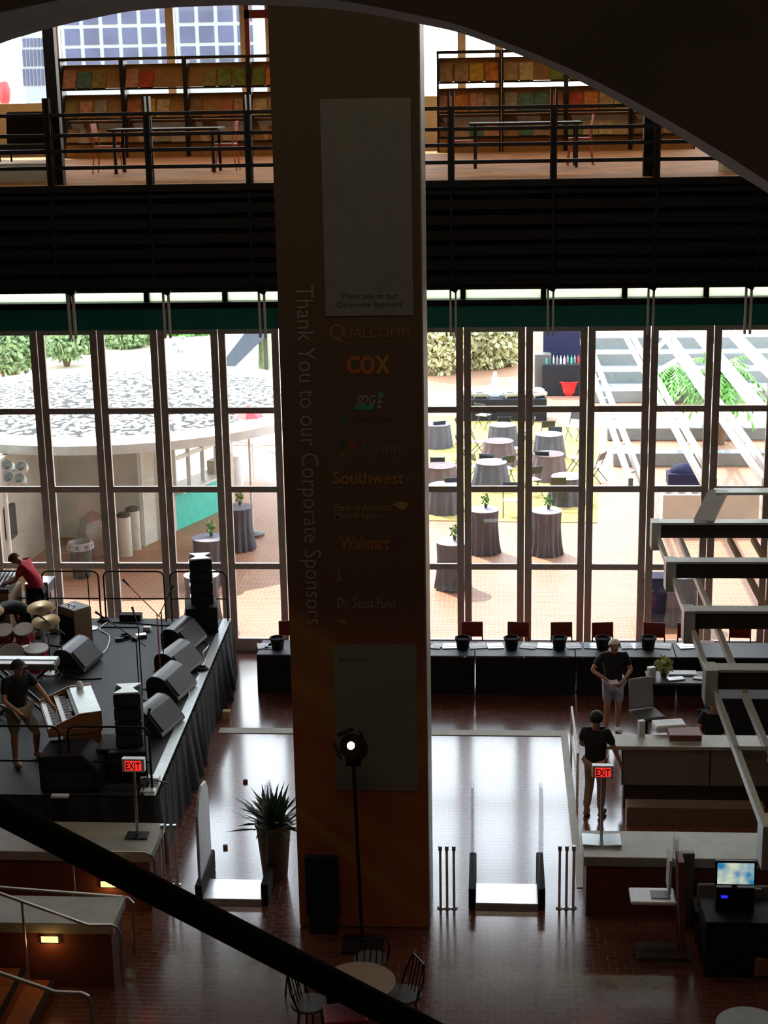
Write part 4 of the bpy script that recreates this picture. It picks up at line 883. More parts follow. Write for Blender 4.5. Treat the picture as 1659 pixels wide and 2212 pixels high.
# ================================================================ SIGNING TABLES
tb = thing('long_table', 'row of tables joined under black floor-length cloths along the glass doors', 'table', (0, 28.1, 0))
xl, xr = Z(553,1415,.75).x, 5.2; cuts = [xl, -2.45, -.32, 1.55, 3.4, xr]
for i in range(5):
    a, b = cuts[i]+.01, cuts[i+1]-.01
    MB().box(a, b, 27.7-28.1, 28.5-28.1, .73, .75).build('tabletop', mat('dark_grey_table_linen', (.09,.1,.11), .55) if i == 0 else bpy.data.materials['dark_grey_table_linen'], tb)
    s_ = MB()
    n_ = 40
    for k in range(n_):
        f = lambda u, z: (a+(b-a)*u, -.41-.02*(1+math.sin(u*60))*(1-z/.75)-.03*(1-z/.75), z)
        for z0, z1 in ((0.0,.3),(.3,.73)): s_.add([f(k/n_,z0), f((k+1)/n_,z0), f((k+1)/n_,z1), f(k/n_,z1)], [(0,1,2,3)])
    s_.add([(a,-.42,0),(a,.4,0),(a,.4,.73),(a,-.42,.73)], [(0,1,2,3)]); s_.add([(b,-.42,0),(b,.4,0),(b,.4,.73),(b,-.42,.73)], [(0,1,2,3)])
    s_.build('table_skirt', M['cloth'], tb, smooth=True)
oz = ords+['sixth','seventh','eighth','ninth','tenth','eleventh','twelfth','thirteenth','fourteenth']
bk = thing('waste_basket', '', 'basket', group='black baskets on the long table')
MB().lathe([(.1,0),(.14,.02),(.17,.26),(.18,.28),(.16,.28),(.1,.04)], n=20).build('bucket', M['blackmat'], bk, smooth=True); MB().lathe([(.185,.25),(.19,.29),(.15,.3),(.13,.22)], n=20, wob=lambda a, z: 1+.05*math.sin(8*a)).build('liner', M['cloth'], bk)
for i, x_ in enumerate((600,1000,1105,1208,1302,1400)):
    p = Z(x_, 1402, .75); bk_ = put(bk, p, i, 'black round basket on the long table, %s from the left' % oz[i]); bk_.scale = (.8,.8,.8)
for i, (x_, w_) in enumerate(((572,.28),(585,.2),(943,.2),(972,.3),(1032,.34),(1070,.3),(1142,.3),(1178,.3),(1238,.28),(1278,.28),(1352,.2),(1378,.26),(1428,.36),(1482,.3))):
    p = Z(x_, 1396, .752); o = MB().cbox((0,0,.008),(w_,.3,.016)).cbox((.03,.02,.016),(w_*.8,.18,.008),.1).build('paper_stack', M['bluepaper'] if i % 2 else M['paper'], loc=p); o.rotation_euler.z = rnd.uniform(-.3,.3)
    tag(o, 'white paper stack on the long table, %s from the left' % oz[i], 'papers', 'paper stacks on the long table')
rc = thing('dining_chair', '', 'chair', group='dark red chairs behind the long table')
MB().cbox((0,.22,.78),(.42,.04,.3),0,-.1).build('backrest', M['redchair'], rc, bevel=.015); MB().box(-.22,.22,-.2,.22,.42,.48).build('seat', M['redchair'], rc, bevel=.015)
for a in (-.2,.2):
    MB().tube([(a,.2,0),(a,.2,.65)], .014, 6).build('leg', M['black'], rc); MB().tube([(a,-.18,0),(a,-.18,.42)], .014, 6).build('leg', M['black'], rc)
for i, x_ in enumerate((625,1020,1118,1215,1306,1413,1490,1600)):
    p = Y(x_, 1376, 28.95); put(rc, (p.x, 28.9, 0), math.pi*0+rnd.uniform(-.15,.15), 'dark red chair behind the long table, %s from the left' % oz[i])
small(1155,1478+14,(.02,.02,.02),'x','x','x','paper',0) if False else None
o = MB().box(-.55,.55,-.03,.03,0,.02).build('white_cable_cover', M['paper'], loc=Z(1250,1494,0)); tag(o, 'thin white strip on the floor below the long table, right one', 'strip')
o = MB().box(-.4,.4,-.03,.03,0,.02).build('white_cable_cover', M['paper'], loc=Z(1075,1493,0)); tag(o, 'thin white strip on the floor below the long table, left one', 'strip')
# ================================================================ LOW WALLS (right and left)
def lowwall(nm, lab, x0, x1, y0, y1, zt, cap=.14, over=.04, z0=0):
    t = thing(nm, lab, 'wall', ((x0+x1)/2, (y0+y1)/2, z0))
    local(MB().box(x0+over, x1-over, y0+over, y1-over, z0, zt-cap), t).build('brick_base', M['brickwall'], t)
    local(MB().box(x0, x1, y0, y1, zt-cap, zt), t).build('stone_cap', M['capstone'], t, bevel=.012)
    return t
lowwall('low_wall', 'low red brick wall with wide pale cap in front of the stage', -12, -4.68, 19.42, 20.35, .9)
lowwall('low_wall', 'nearer low red brick wall with pale cap and step light at the left', -12, -4.75, 17.45, 18.15, .93)
lowwall('low_wall', 'low dark red brick wall with pale cap at the right, exit sign on top', 1.24, 9, 19.5, 20.3, .9)
def steplight(x_, y_, yy, lab):
    p = Y(x_, y_, yy); t = thing('step_light', lab, 'light', (p.x, yy, p.z)); MB().box(-.11,.11,-.015,0,-.045,.045).build('lens', M['steplamp'], t)
    f = MB(); f.box(-.125,.125,-.02,0,.045,.06); f.box(-.125,.125,-.02,0,-.06,-.045); f.box(-.125,-.11,-.02,0,-.06,.06); f.box(.11,.125,-.02,0,-.06,.06); f.build('bezel', M['black'], t)
    l = lamp('step_lamp', 'POINT', (p.x, yy-.12, p.z-.05), 1.2, (1,.6,.2), .05)
steplight(235, 1909, 19.44, 'warm recessed step light in the farther low brick wall'); steplight(108, 2028, 17.47, 'warm recessed step light in the nearer low brick wall')
# steps rising to the left
stp = thing('staircase', 'brick-orange steps with dark nosings rising to the left corner', 'stairs', (-6.2, 16.5, 0))
xs0 = Z(140, 2105).x
for i in range(6):
    x = xs0-.36*i; z = .16*(i+1)
    local(MB().box(x-.36-(0 if i < 5 else 3), x, 14.6, 17.4, 0, z), stp).build('step', M['steps'] if 'steps' in M else M.setdefault('steps', mat('orange_brown_tile', (.34,.1,.035), .5, noise=.1)), stp)
    local(MB().box(x-.07, x+.004, 14.6, 17.4, z-.002, z+.006), stp).build('nosing', M['blackmat'], stp)
def handrail(pts, posts, lab, r_=.022, mt='steel'):
    q = [Z(*a[:2], a[2]) if len(a) == 3 else Y(a[0], a[1], a[3]) for a in pts]; o_ = Vector((q[0].x, q[0].y, 0)); t = thing('handrail', lab, 'handrail', o_)
    local(MB().tube(q, r_, 8), t).build('rail', M[mt], t, smooth=True)
    for (x_, y_, yy, zb) in posts:
        p = Y(x_, y_, yy); local(MB().tube([(p.x,yy,zb), p], r_*.8, 8), t).build('rail_post', M[mt], t)
def hr(yy, pts, posts, lab, zb=0):
    handrail([(a, b, 0, yy) for a, b in pts], [(a, b, yy, zb) for a, b in posts], lab)
hr(17.3, [(-120,1878),(0,1930),(190,1998),(240,1998),(252,2004),(260,2018),(266,2135)], [(47,1948)], 'steel handrail sloping down along the nearer low wall to the floor')
hr(18.3, [(-120,1905),(0,1917),(262,1937),(276,1940),(287,1950),(291,2072)], [(157,1930)], 'steel handrail running level between the two low walls')
hr(19.3, [(150,1840),(312,1842),(326,1848),(333,1862),(334,1935)], [(155,1840)], 'steel handrail in front of the farther low wall')
hr(14.8, [(-120,2050),(0,2102),(120,2143),(175,2145),(190,2152),(198,2175),(200,2330)], [], 'steel handrail sloping down in the bottom left corner')
# exit signs
def exitsign(x_, yb, ztop_px, wpx, yy, zb, lab, basem, bsz):
    b = Z(x_, yb, zb); t = thing('exit_sign', lab, 'sign', b)
    c = Y(x_-8 if basem == 'black' else x_+3, ztop_px, b.y); k = (c-Vector((0,0,CAMZ))).dot(FW)/F; w_ = wpx*k; h_ = w_*.62; cz = c.z-b.z; cx_ = c.x-b.x
    if basem == 'black': MB().box(-bsz,bsz,-bsz*.7,bsz*.7,0,.02).build('base', M['black'], t, bevel=.005)
    else:
        MB().cbox((-.14,0,.02),(.25,.34,.03),0,0,.06).cbox((.14,0,.02),(.25,.34,.03),0,0,-.06).build('base', M['bluepaper'], t)
    MB().tube([(0,0,.02),(cx_,0,cz-h_/2)], .022, 8).build('pole', M['steel'], t)
    MB().box(cx_-w_/2,cx_+w_/2,-.05,.05,cz-h_/2,cz+h_/2).build('housing', M['palesteel'], t, bevel=.008)
    MB().box(cx_-w_*.36,cx_+w_*.36,-.056,-.05,cz-h_*.36,cz+h_*.36).build('sign_face', M['exitred'], t)
    o = text('EXIT', 0, 0, 10, 10, (1,0,0), t, m_=M['exitback'], yy=b.y, name='exit_lettering', bold=.02)
    v = np.array([tuple(q.co) for q in o.data.vertices]); mn, mx = v.min(0), v.max(0)
    for q in o.data.vertices:
        q.co = ((q.co.x-(mn[0]+mx[0])/2)/(mx[0]-mn[0])*w_*.64+cx_, -.06+(q.co.y-mn[1])*.5, (q.co.z-(mn[2]+mx[2])/2)/(mx[2]-mn[2])*h_*.56+cz)
exitsign(297, 1806, 1651, 49, 20, .9, 'lit red EXIT sign on a pole standing on the left wall cap, black base', 'black', .16)
exitsign(1299, 1818, 1665, 46, 20, .9, 'lit red EXIT sign on a pole standing on the right wall cap, white base', 'white', .2)
# ================================================================ GATES, PLANT, LAMP
def gate(x_, y_, lab, lean=0, m_='perspex2'):
    p = Z(x_, y_); t = thing('security_gate', lab, 'gate', p)
    MB().box(-.05,.05,0,1.1,0,.32).build('base', M['blackmat'], t, bevel=.02)
    pr = [(.12,.3),(1.0,.3),(.98,1.35),(.85,1.52),(.55,1.58),(.3,1.5),(.15,1.3)]
    MB().ext([(-.02,a,b) for a, b in pr], (.04,0,0)).build('clear_panel', M[m_], t, bevel=.01)
gate(430,1958,'tall white-edged security gate beside the stage skirt', m_='perspex'); gate(572,1956,'clear security gate left of the pillar beside the potted plant')
gate(1020,1966,'clear security gate just right of the pillar'); gate(1170,1966,'clear security gate right of the white threshold plate, by the posts')
for a, b, yb, nm in ((434,566,1957,'left of the pillar'),(1026,1163,1967,'right of the pillar')):
    A_, B_ = Z(a, yb), Z(b, yb); o = MB().ext([(0,0,0),(B_.x-A_.x,0,0),(B_.x-A_.x,.1,.1),(B_.x-A_.x,.62,.1),(B_.x-A_.x,.62,0),(0,.62,0),(0,.62,.1),(0,.1,.1)][:0] or [(0,0,0),(0,.03,.1),(0,.6,.1),(0,.63,0)], (B_.x-A_.x,0,0)).build('threshold_plate', M['plate'], loc=A_, bevel=.008); tag(o, 'shiny white plate between the security gates '+nm, 'plate')
for i, (x_, yb) in enumerate(((357,1912),(370,1912),(384,1912),(952,1962),(966,1962),(981,1962),(1208,1962),(1223,1962),(1238,1962))):
    p = Z(x_, yb); t = thing('barrier_post', 'thin bronze barrier post, %s of three %s' % (('left one','middle one','right one')[i%3], ('beside the stage skirt','just right of the pillar','beside the right brick wall')[i//3]), 'post', p, 0, 'thin bronze barrier posts')
    MB().tube([(0,0,0),(0,0,.88)], .018, 8).build('pole', M['frame'], t); MB().tube([(0,0,.88),(0,.0,.95)], .026, 8).build('tip', M['steel'], t)
    MB().lathe([(.05,0),(.05,.01),(.02,.02)], n=12).build('foot', M['steel'], t)
p = Z(595, 1893); t = thing('potted_plant', 'tall tan pot with spiky dark green leaves beside the pillar', 'plant', p)
MB().lathe([(.17,0),(.18,.02),(.25,.8),(.27,.82),(.27,.87),(.24,.87),(.22,.8),(.01,.8)], n=24).build('pot', M['pot'], t, smooth=True)
lf = MB()
for i in range(150):
    a = rnd.uniform(0, 2*math.pi); el = rnd.uniform(.1,1.4); L_ = rnd.uniform(.3,.72); d = Vector((math.cos(a)*math.cos(el), math.sin(a)*math.cos(el), math.sin(el))); s_ = Vector((-math.sin(a), math.cos(a), 0))*.028
    b0 = Vector((rnd.uniform(-.1,.1), rnd.uniform(-.1,.1), .8)); m1 = b0+d*L_*.6; e = b0+d*L_+Vector((0,0,-.1*rnd.random()))
    lf.add([b0, m1-s_, e, m1+s_], [(0,1,2,3)])
lf.build('leaves', M['leafdark'], t)
p = Z(782, 2052); t = thing('stage_light_stand', 'lit stage spotlight on a tall thin black stand in front of the pillar', 'light', p)
MB().box(-.27,.27,-.12,.3,0,.05).build('base', M['blackmat'], t, bevel=.01)
top = Y(772, 1655, p.y).z; MB().tube([(0,.08,.05),(-.06,.08,top)], .022, 8).build('pole', M['black'], t)
hd = MB(); hq = Y(764, 1618, p.y)-p; hq.y = .05
hd.M = Matrix.Translation(hq) @ Matrix.Rotation(R(58), 4, 'X') @ Matrix.Rotation(R(-10), 4, 'Y') @ Matrix.Scale(1.3, 4); hd.lathe([(.07,-.2),(.11,-.14),(.125,.1),(.115,.12)], n=20); hd.build('lamp_housing', M['black'], t, smooth=True)
ln = MB(); ln.M = hd.M; ln.lathe([(.1,.1),(.1,.11),(.01,.125)], n=20); ln.build('lens', M['spotglow'], t)
for k in range(4):
    a = k*math.pi/2+.4; bd = MB(); bd.M = hd.M; bd.cbox((.14*math.cos(a),.14*math.sin(a),.15),(.16,.012,.12),a+math.pi/2); bd.build('barn_door', M['black'], t)
MB().bar((-.06,.08,top-.02), hq, .04).cbox((-.06,.08,top+.02),(.2,.03,.1)).build('yoke', M['black'], t)
p = Z(694, 1995); t = thing('display_board', 'navy blue cloth-covered board leaning on the pillar foot', 'board', (p.x, 18.95, 0))
q0 = Y(657, 1852, 18.9); q1 = Y(733, 1980, 18.9)
MB().box(q0.x-p.x, q1.x-p.x, -.05, .05, q1.z, q0.z).build('cloth_panel', M['navy'], t, bevel=.02); MB().box(q0.x-p.x+.04, q1.x-p.x-.04, -.04, .04, 0, q1.z).build('foot_box', M['blackmat'], t)
# cafe table and chairs at the bottom
p = Z(775, 2120, .75); t = thing('cafe_table', 'round brown cafe table below the pillar partly behind the black bar', 'table', (p.x, p.y, 0))
MB().lathe([(.42,.72),(.44,.73),(.44,.75),(.01,.752)], n=36).build('tabletop', M['amp'], t, smooth=True); MB().tube([(0,0,0),(0,0,.72)], .035, 8).build('pedestal', M['black'], t); MB().lathe([(.28,0),(.28,.02),(.04,.05)], n=20).build('base', M['black'], t)
cc = thing('cafe_chair', '', 'chair', group='black cafe chairs around the table')
MB().lathe([(.2,.44),(.22,.45),(.21,.48),(.01,.48)], n=24).build('seat', M['seat'], cc, smooth=True)
for a in (.5,2.64,3.64,5.78): MB().tube([(.17*math.cos(a),.17*math.sin(a),.44),(.22*math.cos(a),.22*math.sin(a),0)], .012, 6).build('leg', M['black'], cc)
MB().tube([(-.2,-.06,.44),(-.21,-.16,.7),(-.14,-.21,.88),(.14,-.21,.88),(.21,-.16,.7),(.2,-.06,.44)], .013, 6).build('back_frame', M['black'], cc)
for k in range(4): MB().tube([(-.12+.08*k,-.12,.46),(-.11+.075*k,-.21,.87)], .008, 5).build('back_spindle', M['black'], cc)
for x_, y_, rz, lb in ((872,2150,120,'right of the round brown table'),(668,2170,-100,'left of the round brown table'),(800,2075,20,'behind the round brown table by the lamp base'),(650,2090,-40,'at the pillar foot left of the table')):
    p = Z(x_, y_, .45); put(cc, (p.x,p.y,0), R(rz), 'black cafe chair '+lb)
o = small(745,2195,(.5,.4,.06),'dark red cushion below the black bar','red_cushion','cushion','redchair',.45,10,.02)
small(745,2198,(.44,.34,.44),'low dark stool base under the red cushion','stool','stool','blackmat',0,10,.02)
# ================================================================ BLACK FOREGROUND BAR
A_, B_ = Y(-160, 1668, 2.2), Y(1120, 2331, 2.1); o = MB().bar(Vector((0,0,0)), B_-A_, .016, .046).build('foreground_handrail', M['barblack'], loc=A_, bevel=.004); tag(o, 'thick black handrail crossing the lower left close to the viewer', 'handrail')
# ================================================================ HANGING STEEL FRAME (right)
hf = thing('hanging_steel_frame', 'pale steel frame of box beams hanging in the hall at the right', 'frame', (4.5, 18, ZT_))
HX = 2.4
for i, yy in enumerate((23.1, 21.1, 19.0, 16.95, 13.1)):
    mb = MB(); mb.box(HX, HX+6.5, yy-.22, yy, ZT_-.03, ZT_+.0)
    b = local(mb, hf).build('beam_top', M['palesteel'], hf)
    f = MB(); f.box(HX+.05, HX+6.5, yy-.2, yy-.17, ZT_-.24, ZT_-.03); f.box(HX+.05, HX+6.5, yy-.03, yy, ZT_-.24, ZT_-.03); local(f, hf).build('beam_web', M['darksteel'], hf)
    local(MB().box(HX-.02, HX+.12, yy-.26, yy+.02, ZT_-.42, ZT_+.01), hf).build('end_plate', M['palesteel'], hf, bevel=.008)
o = local(MB().bar((HX+.75,22.9,ZT_+.02), (HX+1.05,23.6,ZT_+.3), .3, .05).box(HX+1.0, HX+6, 23.45, 23.75, ZT_+.28, ZT_+.32), hf).build('kinked_duct', M['palesteel'], hf)
for j, x in enumerate((HX+.1, HX+.42, HX+1.15, HX+1.5, HX+2.35, HX+2.65)):
    local(MB().bar((x, 13.1 if j < 2 else 16.9, ZT_-.28), (x, 23.0, ZT_-.28), .06, .09), hf).build('long_rail', M['palesteel'] if j < 2 else M['amp'], hf)
for yy in (15.1,): local(MB().bar((HX+.1,yy,ZT_-.28), (HX+.42,yy,ZT_-.28), .1, .1), hf).build('tie_bar', M['steel'], hf)
for x in (HX+.4, HX+5):
    for yy in (23.0, 13.2): local(MB().tube([(x,yy,ZT_),(x,yy,8.0 if yy > 24 else 16)], .01, 6), hf).build('hanger_rod', M['steel'], hf) if x > HX+1 else None
# ================================================================ DESK AREA (right)
p = Z(1305, 1585, 1.1); q = Z(1320, 1612, 1.1)
dk = thing('service_desk', 'long beige service desk with pale stone counter behind the right exit sign', 'desk', (4, 23, 0))
local(MB().box(p.x, 9, q.y, p.y, 1.04, 1.1), dk).build('counter_top', M['capstone'], dk, bevel=.01)
local(MB().box(p.x+.25, 9, q.y+.08, p.y-.05, .42, 1.04), dk).build('front_panel', M['counter'], dk)
local(MB().box(p.x+.3, 9, q.y+.2, p.y-.05, 0, .42), dk).build('kick_panel', M['darkconc'], dk)
for k in range(5): local(MB().box(p.x+.25+1.35*k, p.x+.27+1.35*k, q.y+.07, q.y+.08, .42, 1.04), dk).build('panel_joint', M['black'], dk)
small(1500,1775,(2.1,.3,.3),'low brown bench in front of the beige service desk','low_bench','bench','pot',0)
xq = Z(1255,1790).x
fr_ = thing('glass_rail', 'narrow bronze rail frame standing on the floor strip left of the service desk', 'railing', Z(1242,1720))
MB().tube([(0,-.6,0),(0,-.6,1.0),(0,1.3,1.0),(0,1.3,0)], .02, 8).build('frame', M['frame'], fr_); MB().tube([(0,-.6,.5),(0,1.3,.5)], .014, 8).build('mid_rail', M['frame'], fr_)
# tech cart with papers, flowers
p = Z(1455, 1548); t = thing('work_table', 'dark work table with papers behind the service desk', 'table', p)
MB().box(-.5,.8,-.3,.3,.72,.76).build('tabletop', M['bin'], t, bevel=.008)
for a in (-.45,.75):
    for b in (-.25,.25): MB().box(a-.02,a+.02,b-.02,b+.02,0,.72).build('leg', M['black'], t)
tz = p+Vector((0,0,.765))
def onT(dx, dy, d, lab, nm, cat, m_, rz=0, rx=0):
    o = MB().box(-d[0]/2,d[0]/2,-d[1]/2,d[1]/2,0,d[2]).build(nm, M[m_], loc=tz+Vector((dx,dy,0)), bevel=.004); o.rotation_euler = (R(rx),0,R(rz)); return tag(o, lab, cat)
onT(-.42,-.05,(.14,.1,.2),'small white box at the left end of the work table','white_box','box','white',20)
onT(.15,.15,(.5,.2,.03),'flat white tray on the work table','tray','tray','paper'); onT(.0,-.12,(.3,.16,.02),'pale sheet of paper on the work table beside the flowers','paper_sheet','paper','bluepaper',15); onT(.4,-.08,(.16,.12,.02),'small white card on the work table','card','card','paper',-20)
t = thing('flower_arrangement', 'yellow-green round flower arrangement on the work table', 'flowers', tz+Vector((-.2,-.02,0)))
MB().lathe([(.05,0),(.07,.08),(.06,.12)], n=14).build('vase', M['bin'], t); mb = MB(); foliage(mb, (0,0,.24), (.13,.13,.13), 260, .09, rnd); mb.build('blooms', mat('yellow_green_bloom',(.45,.48,.2),.7), t)
p = Z(1395, 1600); t = thing('office_chair', 'grey mesh office chair behind the service desk', 'chair', p, R(20))
MB().box(-.25,.25,-.25,.25,.45,.52).build('seat', M['bin'], t, bevel=.03); MB().cbox((0,.24,.8),(.46,.06,.55),0,-.15).build('backrest', M['ampgrey'], t, bevel=.03); MB().tube([(0,0,.08),(0,0,.45)], .03, 8).build('column', M['black'], t)
for k in range(5): a = k*1.257; MB().bar((0,0,.09),(.28*math.cos(a),.28*math.sin(a),.05),.035).build('leg', M['black'], t)
small(1445,1575,(.5,.3,.12),'heap of white papers on the service desk counter','paper_heap','papers','paper',1.1,10,.03); small(1385,1588,(.1,.08,.25),'white upright card on the service desk','upright_card','card','paper',1.1,20,.004)
small(1478,1592,(.5,.35,.1),'dark red box on the service desk counter','dark_box','box','redpost',1.1,0,.01)
p = Z(1560,1565); o = small(1610,1585,(1.4,.5,.75),'dark cabinet behind the service desk at the right','cabinet','cabinet','blackmat',0,0,.02)
small(1470,1440,(1.3,.3,.5),'dark brown cabinet beyond the work table','cabinet','cabinet','amp',0,0,.02)
o = small(1430,1360,(.9,.5,1.0),'black case outside the glass behind the long table at the right','equipment_case','case','navy',0,0,.02)
o.location = Z(1440,1395)+Vector((0,1.6,0))
# self service kiosk
p = Z(1445, 2062); t = thing('checkout_kiosk', 'self-service kiosk with red side panel and white shelf at the right', 'kiosk', p)
hz = Y(1460, 1850, p.y).z
MB().box(-.42,.28,-.18,.2,0,.06).build('base', M['bin'], t, bevel=.01)
MB().ext([(.12,-.2,.06),(.12,.2,.06),(.06,.16,hz),(.06,-.16,hz)], (.08,0,0)).build('side_panel', M['redpost'], t, bevel=.008)
zz = Y(1410, 1935, p.y).z-p.z
MB().cbox((-.24,-.02,zz),(.58,.4,.05)).build('shelf', M['white'], t, bevel=.02); MB().cbox((-.14,-.02,zz+.03),(.24,.2,.012)).build('keypad', M['bin'], t)
MB().cbox((-.02,.1,zz+.3),(.04,.3,.5),0,.1).build('screen_back', M['white'], t, bevel=.01); MB().box(.03,.08,-.02,.2,hz-.1,hz+.25).build('clear_top_panel', M['perspex2'], t)
small(1480,2000,(.18,.12,1.1),'small grey dispenser post right of the red kiosk panel','dispenser','dispenser','bin',0,0,.02)
p = Z(1590, 2085); t = thing('computer_station', 'black computer terminal with lit landscape screen at the lower right', 'computer', p)
MB().box(-.45,.45,-.3,.35,0,.78).build('desk', M['blackmat'], t, bevel=.01)
q = Y(1590, 1889, p.y)-p
MB().tube([(q.x,.12,.78),(q.x,.1,q.z-.15)], .04, 8).build('monitor_stand', M['black'], t); mb = MB().cbox((q.x,.05,q.z),(.52,.05,.33),0,-.1); mb.build('monitor_bezel', M['black'], t, bevel=.01)
o = MB().cbox((q.x,.02,q.z),(.46,.006,.28),0,-.1).build('screen', M['screen'], t); o['label'] = 'lit blue and cream screen picture'
MB().cbox((q.x-.14,-.03,q.z-.3),(.08,.01,.03)).build('indicator_light', M['blueled'], t); MB().box(q.x-.24,q.x+.24,-.02,.14,.78,q.z-.18).build('terminal_body', M['black'], t)
for x_, y_, lb in ((1532,2020,'left of the computer terminal'),(1600,2030,'in front of the computer terminal'),(1650,2025,'right of the computer terminal')):
    p = Z(x_, y_); t = thing('stacking_chair', 'dark grey chair '+lb, 'chair', p, R(180), 'dark grey chairs at the computer terminal')
    MB().box(-.22,.22,-.2,.2,.42,.46).build('seat', M['seat'], t, bevel=.015); MB().cbox((0,.2,.7),(.42,.04,.36),0,-.12).build('backrest', M['ampgrey'], t, bevel=.02)
    for a in (-.2,.2):
        for b in (-.18,.18): MB().tube([(a,b,0),(a,b,.43)], .014, 6).build('leg', M['black'], t)
small(1650,2100,(.35,.3,.3),'tan bag on the floor at the right edge','tan_bag','bag','shelfwood',0,10,.04)
p = Z(1620, 2215, .7); t = thing('round_stool_table', 'round grey table top cut by the bottom right corner', 'table', (p.x,p.y,0)); MB().lathe([(.36,.68),(.38,.7),(.01,.705)], n=32).build('tabletop', M['ampgrey'], t, smooth=True); MB().tube([(0,0,0),(0,0,.68)], .03, 8).build('pedestal', M['black'], t)
# ================================================================ PEOPLE
def skinmesh(name, verts, edges, radii, m_, parent, sub=2, root=0):
    me = bpy.data.meshes.new(name); me.from_pydata([tuple(v) for v in verts], edges, [])
    o = bpy.data.objects.new(name, me); COL.objects.link(o)
    sk_ = o.modifiers.new('s', 'SKIN'); sk_.use_smooth_shade = True
    for i, r_ in enumerate(radii):
        d = me.skin_vertices[0].data[i]; d.radius = (r_, r_) if not isinstance(r_, tuple) else r_; d.use_root = (i == root)
    ss = o.modifiers.new('u', 'SUBSURF'); ss.levels = sub; ss.render_levels = sub
    bpy.context.view_layer.update(); ev = o.evaluated_get(bpy.context.evaluated_depsgraph_get()); nm = bpy.data.meshes.new_from_object(ev)
    bpy.data.objects.remove(o); nm.name = name; nm.materials.clear(); nm.materials.append(m_)
    for p_ in nm.polygons: p_.use_smooth = True
    o = bpy.data.objects.new(name, nm); COL.objects.link(o); o.parent = parent; return o
def person(lab, loc, rz, J, top, bottom, hair, shoe, long_pants=False, cap=False, scale=1.0):
    """J: joint positions (metres, figure faces -Y)"""
    t = thing('person', lab, 'person', loc, rz); t.scale = (scale,)*3
    D = dict(pelvis=(0,0,.95), belly=(0,0,1.1), chest=(0,0,1.32), neck=(0,0,1.48), chin=(0,-.02,1.54), head=(0,-.02,1.63), crown=(0,0,1.70),
             shL=(.18,0,1.42), elL=(.25,.02,1.14), wrL=(.26,-.05,.9), shR=(-.18,0,1.42), elR=(-.25,.02,1.14), wrR=(-.26,-.05,.9),
             hiL=(.09,0,.9), knL=(.1,-.02,.5), anL=(.1,.02,.09), toL=(.12,-.13,.03), hiR=(-.09,0,.9), knR=(-.1,-.02,.5), anR=(-.1,.02,.09), toR=(-.12,-.13,.03))
    D.update(J); D = {k: Vector(v) for k, v in D.items()}
    V, E_, Rr, ix = [], [], [], {}
    def add(k, v, r_, par=None):
        ix[k] = len(V); V.append(Vector(v)); Rr.append(r_)
        if par is not None: E_.append((ix[par], ix[k]))
    add('pelvis', D['pelvis'], (.15,.11)); add('belly', D['belly'], (.14,.105), 'pelvis'); add('chest', D['chest'], (.10,.06), 'belly'); add('neck', D['neck'], .055, 'chest'); add('chin', D['chin'], .062, 'neck'); add('head', D['head'], (.082,.098), 'chin'); add('crown', D['crown'], .062, 'head')
    for s in 'LR':
        add('sh'+s, D['sh'+s], .052, 'chest'); add('el'+s, D['el'+s], .042, 'sh'+s); add('wr'+s, D['wr'+s], .027, 'el'+s)
        a = (D['wr'+s]-D['el'+s]).normalized(); side = Vector((1 if s == 'L' else -1, 0, 0)); w_ = a.cross(side); w_ = w_.normalized() if w_.length > .1 else Vector((0,0,1)); cr = w_.cross(a).normalized()
        add('pm'+s, D['wr'+s]+a*.05, .03, 'wr'+s); add('kn_'+s, D['wr'+s]+a*.085, .026, 'pm'+s)
        for k in range(4):
            o0 = D['wr'+s]+a*.09+w_*(.026-.0175*k); L_ = (.062,.075,.07,.055)[k]
            add('f%d0'%k+s, o0+a*.012, .0095, 'kn_'+s); add('f%d1'%k+s, o0+a*L_*.6-cr*.012, .0085, 'f%d0'%k+s); add('f%d2'%k+s, o0+a*L_*.9-cr*.035, .007, 'f%d1'%k+s)
        add('t0'+s, D['wr'+s]+a*.045+w_*.035, .011, 'pm'+s); add('t1'+s, D['wr'+s]+a*.085+w_*.055-cr*.01, .009, 't0'+s)
        add('hi'+s, D['hi'+s], .095, 'pelvis'); add('kn'+s, D['kn'+s], .06, 'hi'+s); c_ = D['kn'+s].lerp(D['an'+s], .3)+Vector((0,.012,0)); add('cf'+s, c_, .058, 'kn'+s); add('an'+s, D['an'+s], .038, 'cf'+s); add('to'+s, D['to'+s], .035, 'an'+s)
    body = skinmesh('body', V, E_, Rr, M['skin'], t)
    # face
    hd = D['head']; ax = (D['crown']-D['chin']).normalized(); fwd = D.get('face', Vector((0,-1,0))); fwd = (fwd-ax*fwd.dot(ax)).normalized(); sx_ = ax.cross(fwd)
    T = Matrix((sx_, -fwd, ax)).transposed().to_4x4(); T.translation = hd
    f = MB(); f.M = T; f.ext([(0,-.088,.02),(-.014,-.09,-.025),(0,-.112,-.03),(.014,-.09,-.025)], (0,.012,.0)); f.ell((.086,0,-.01),(.012,.02,.032),8,6); f.ell((-.086,0,-.01),(.012,.02,.032),8,6); f.build('ears_and_nose', M['skin'], t, smooth=True)
    for s in (-.032,.032):
        e = MB(); e.M = T; e.ell((s,-.088,.012),(.013,.008,.008),8,6); e.build('eye', M['white'], t, smooth=True)
    mo = MB(); mo.M = T; mo.ell((0,-.086,-.055),(.024,.007,.006),8,5); mo.build('mouth', M['redchair'], t)
    h = MB(); h.M = T; n_ = 16
    prof = [(math.sin(a), math.cos(a)) for a in [i*math.pi/2*1.25/7 for i in range(8)]]
    vs_ = []
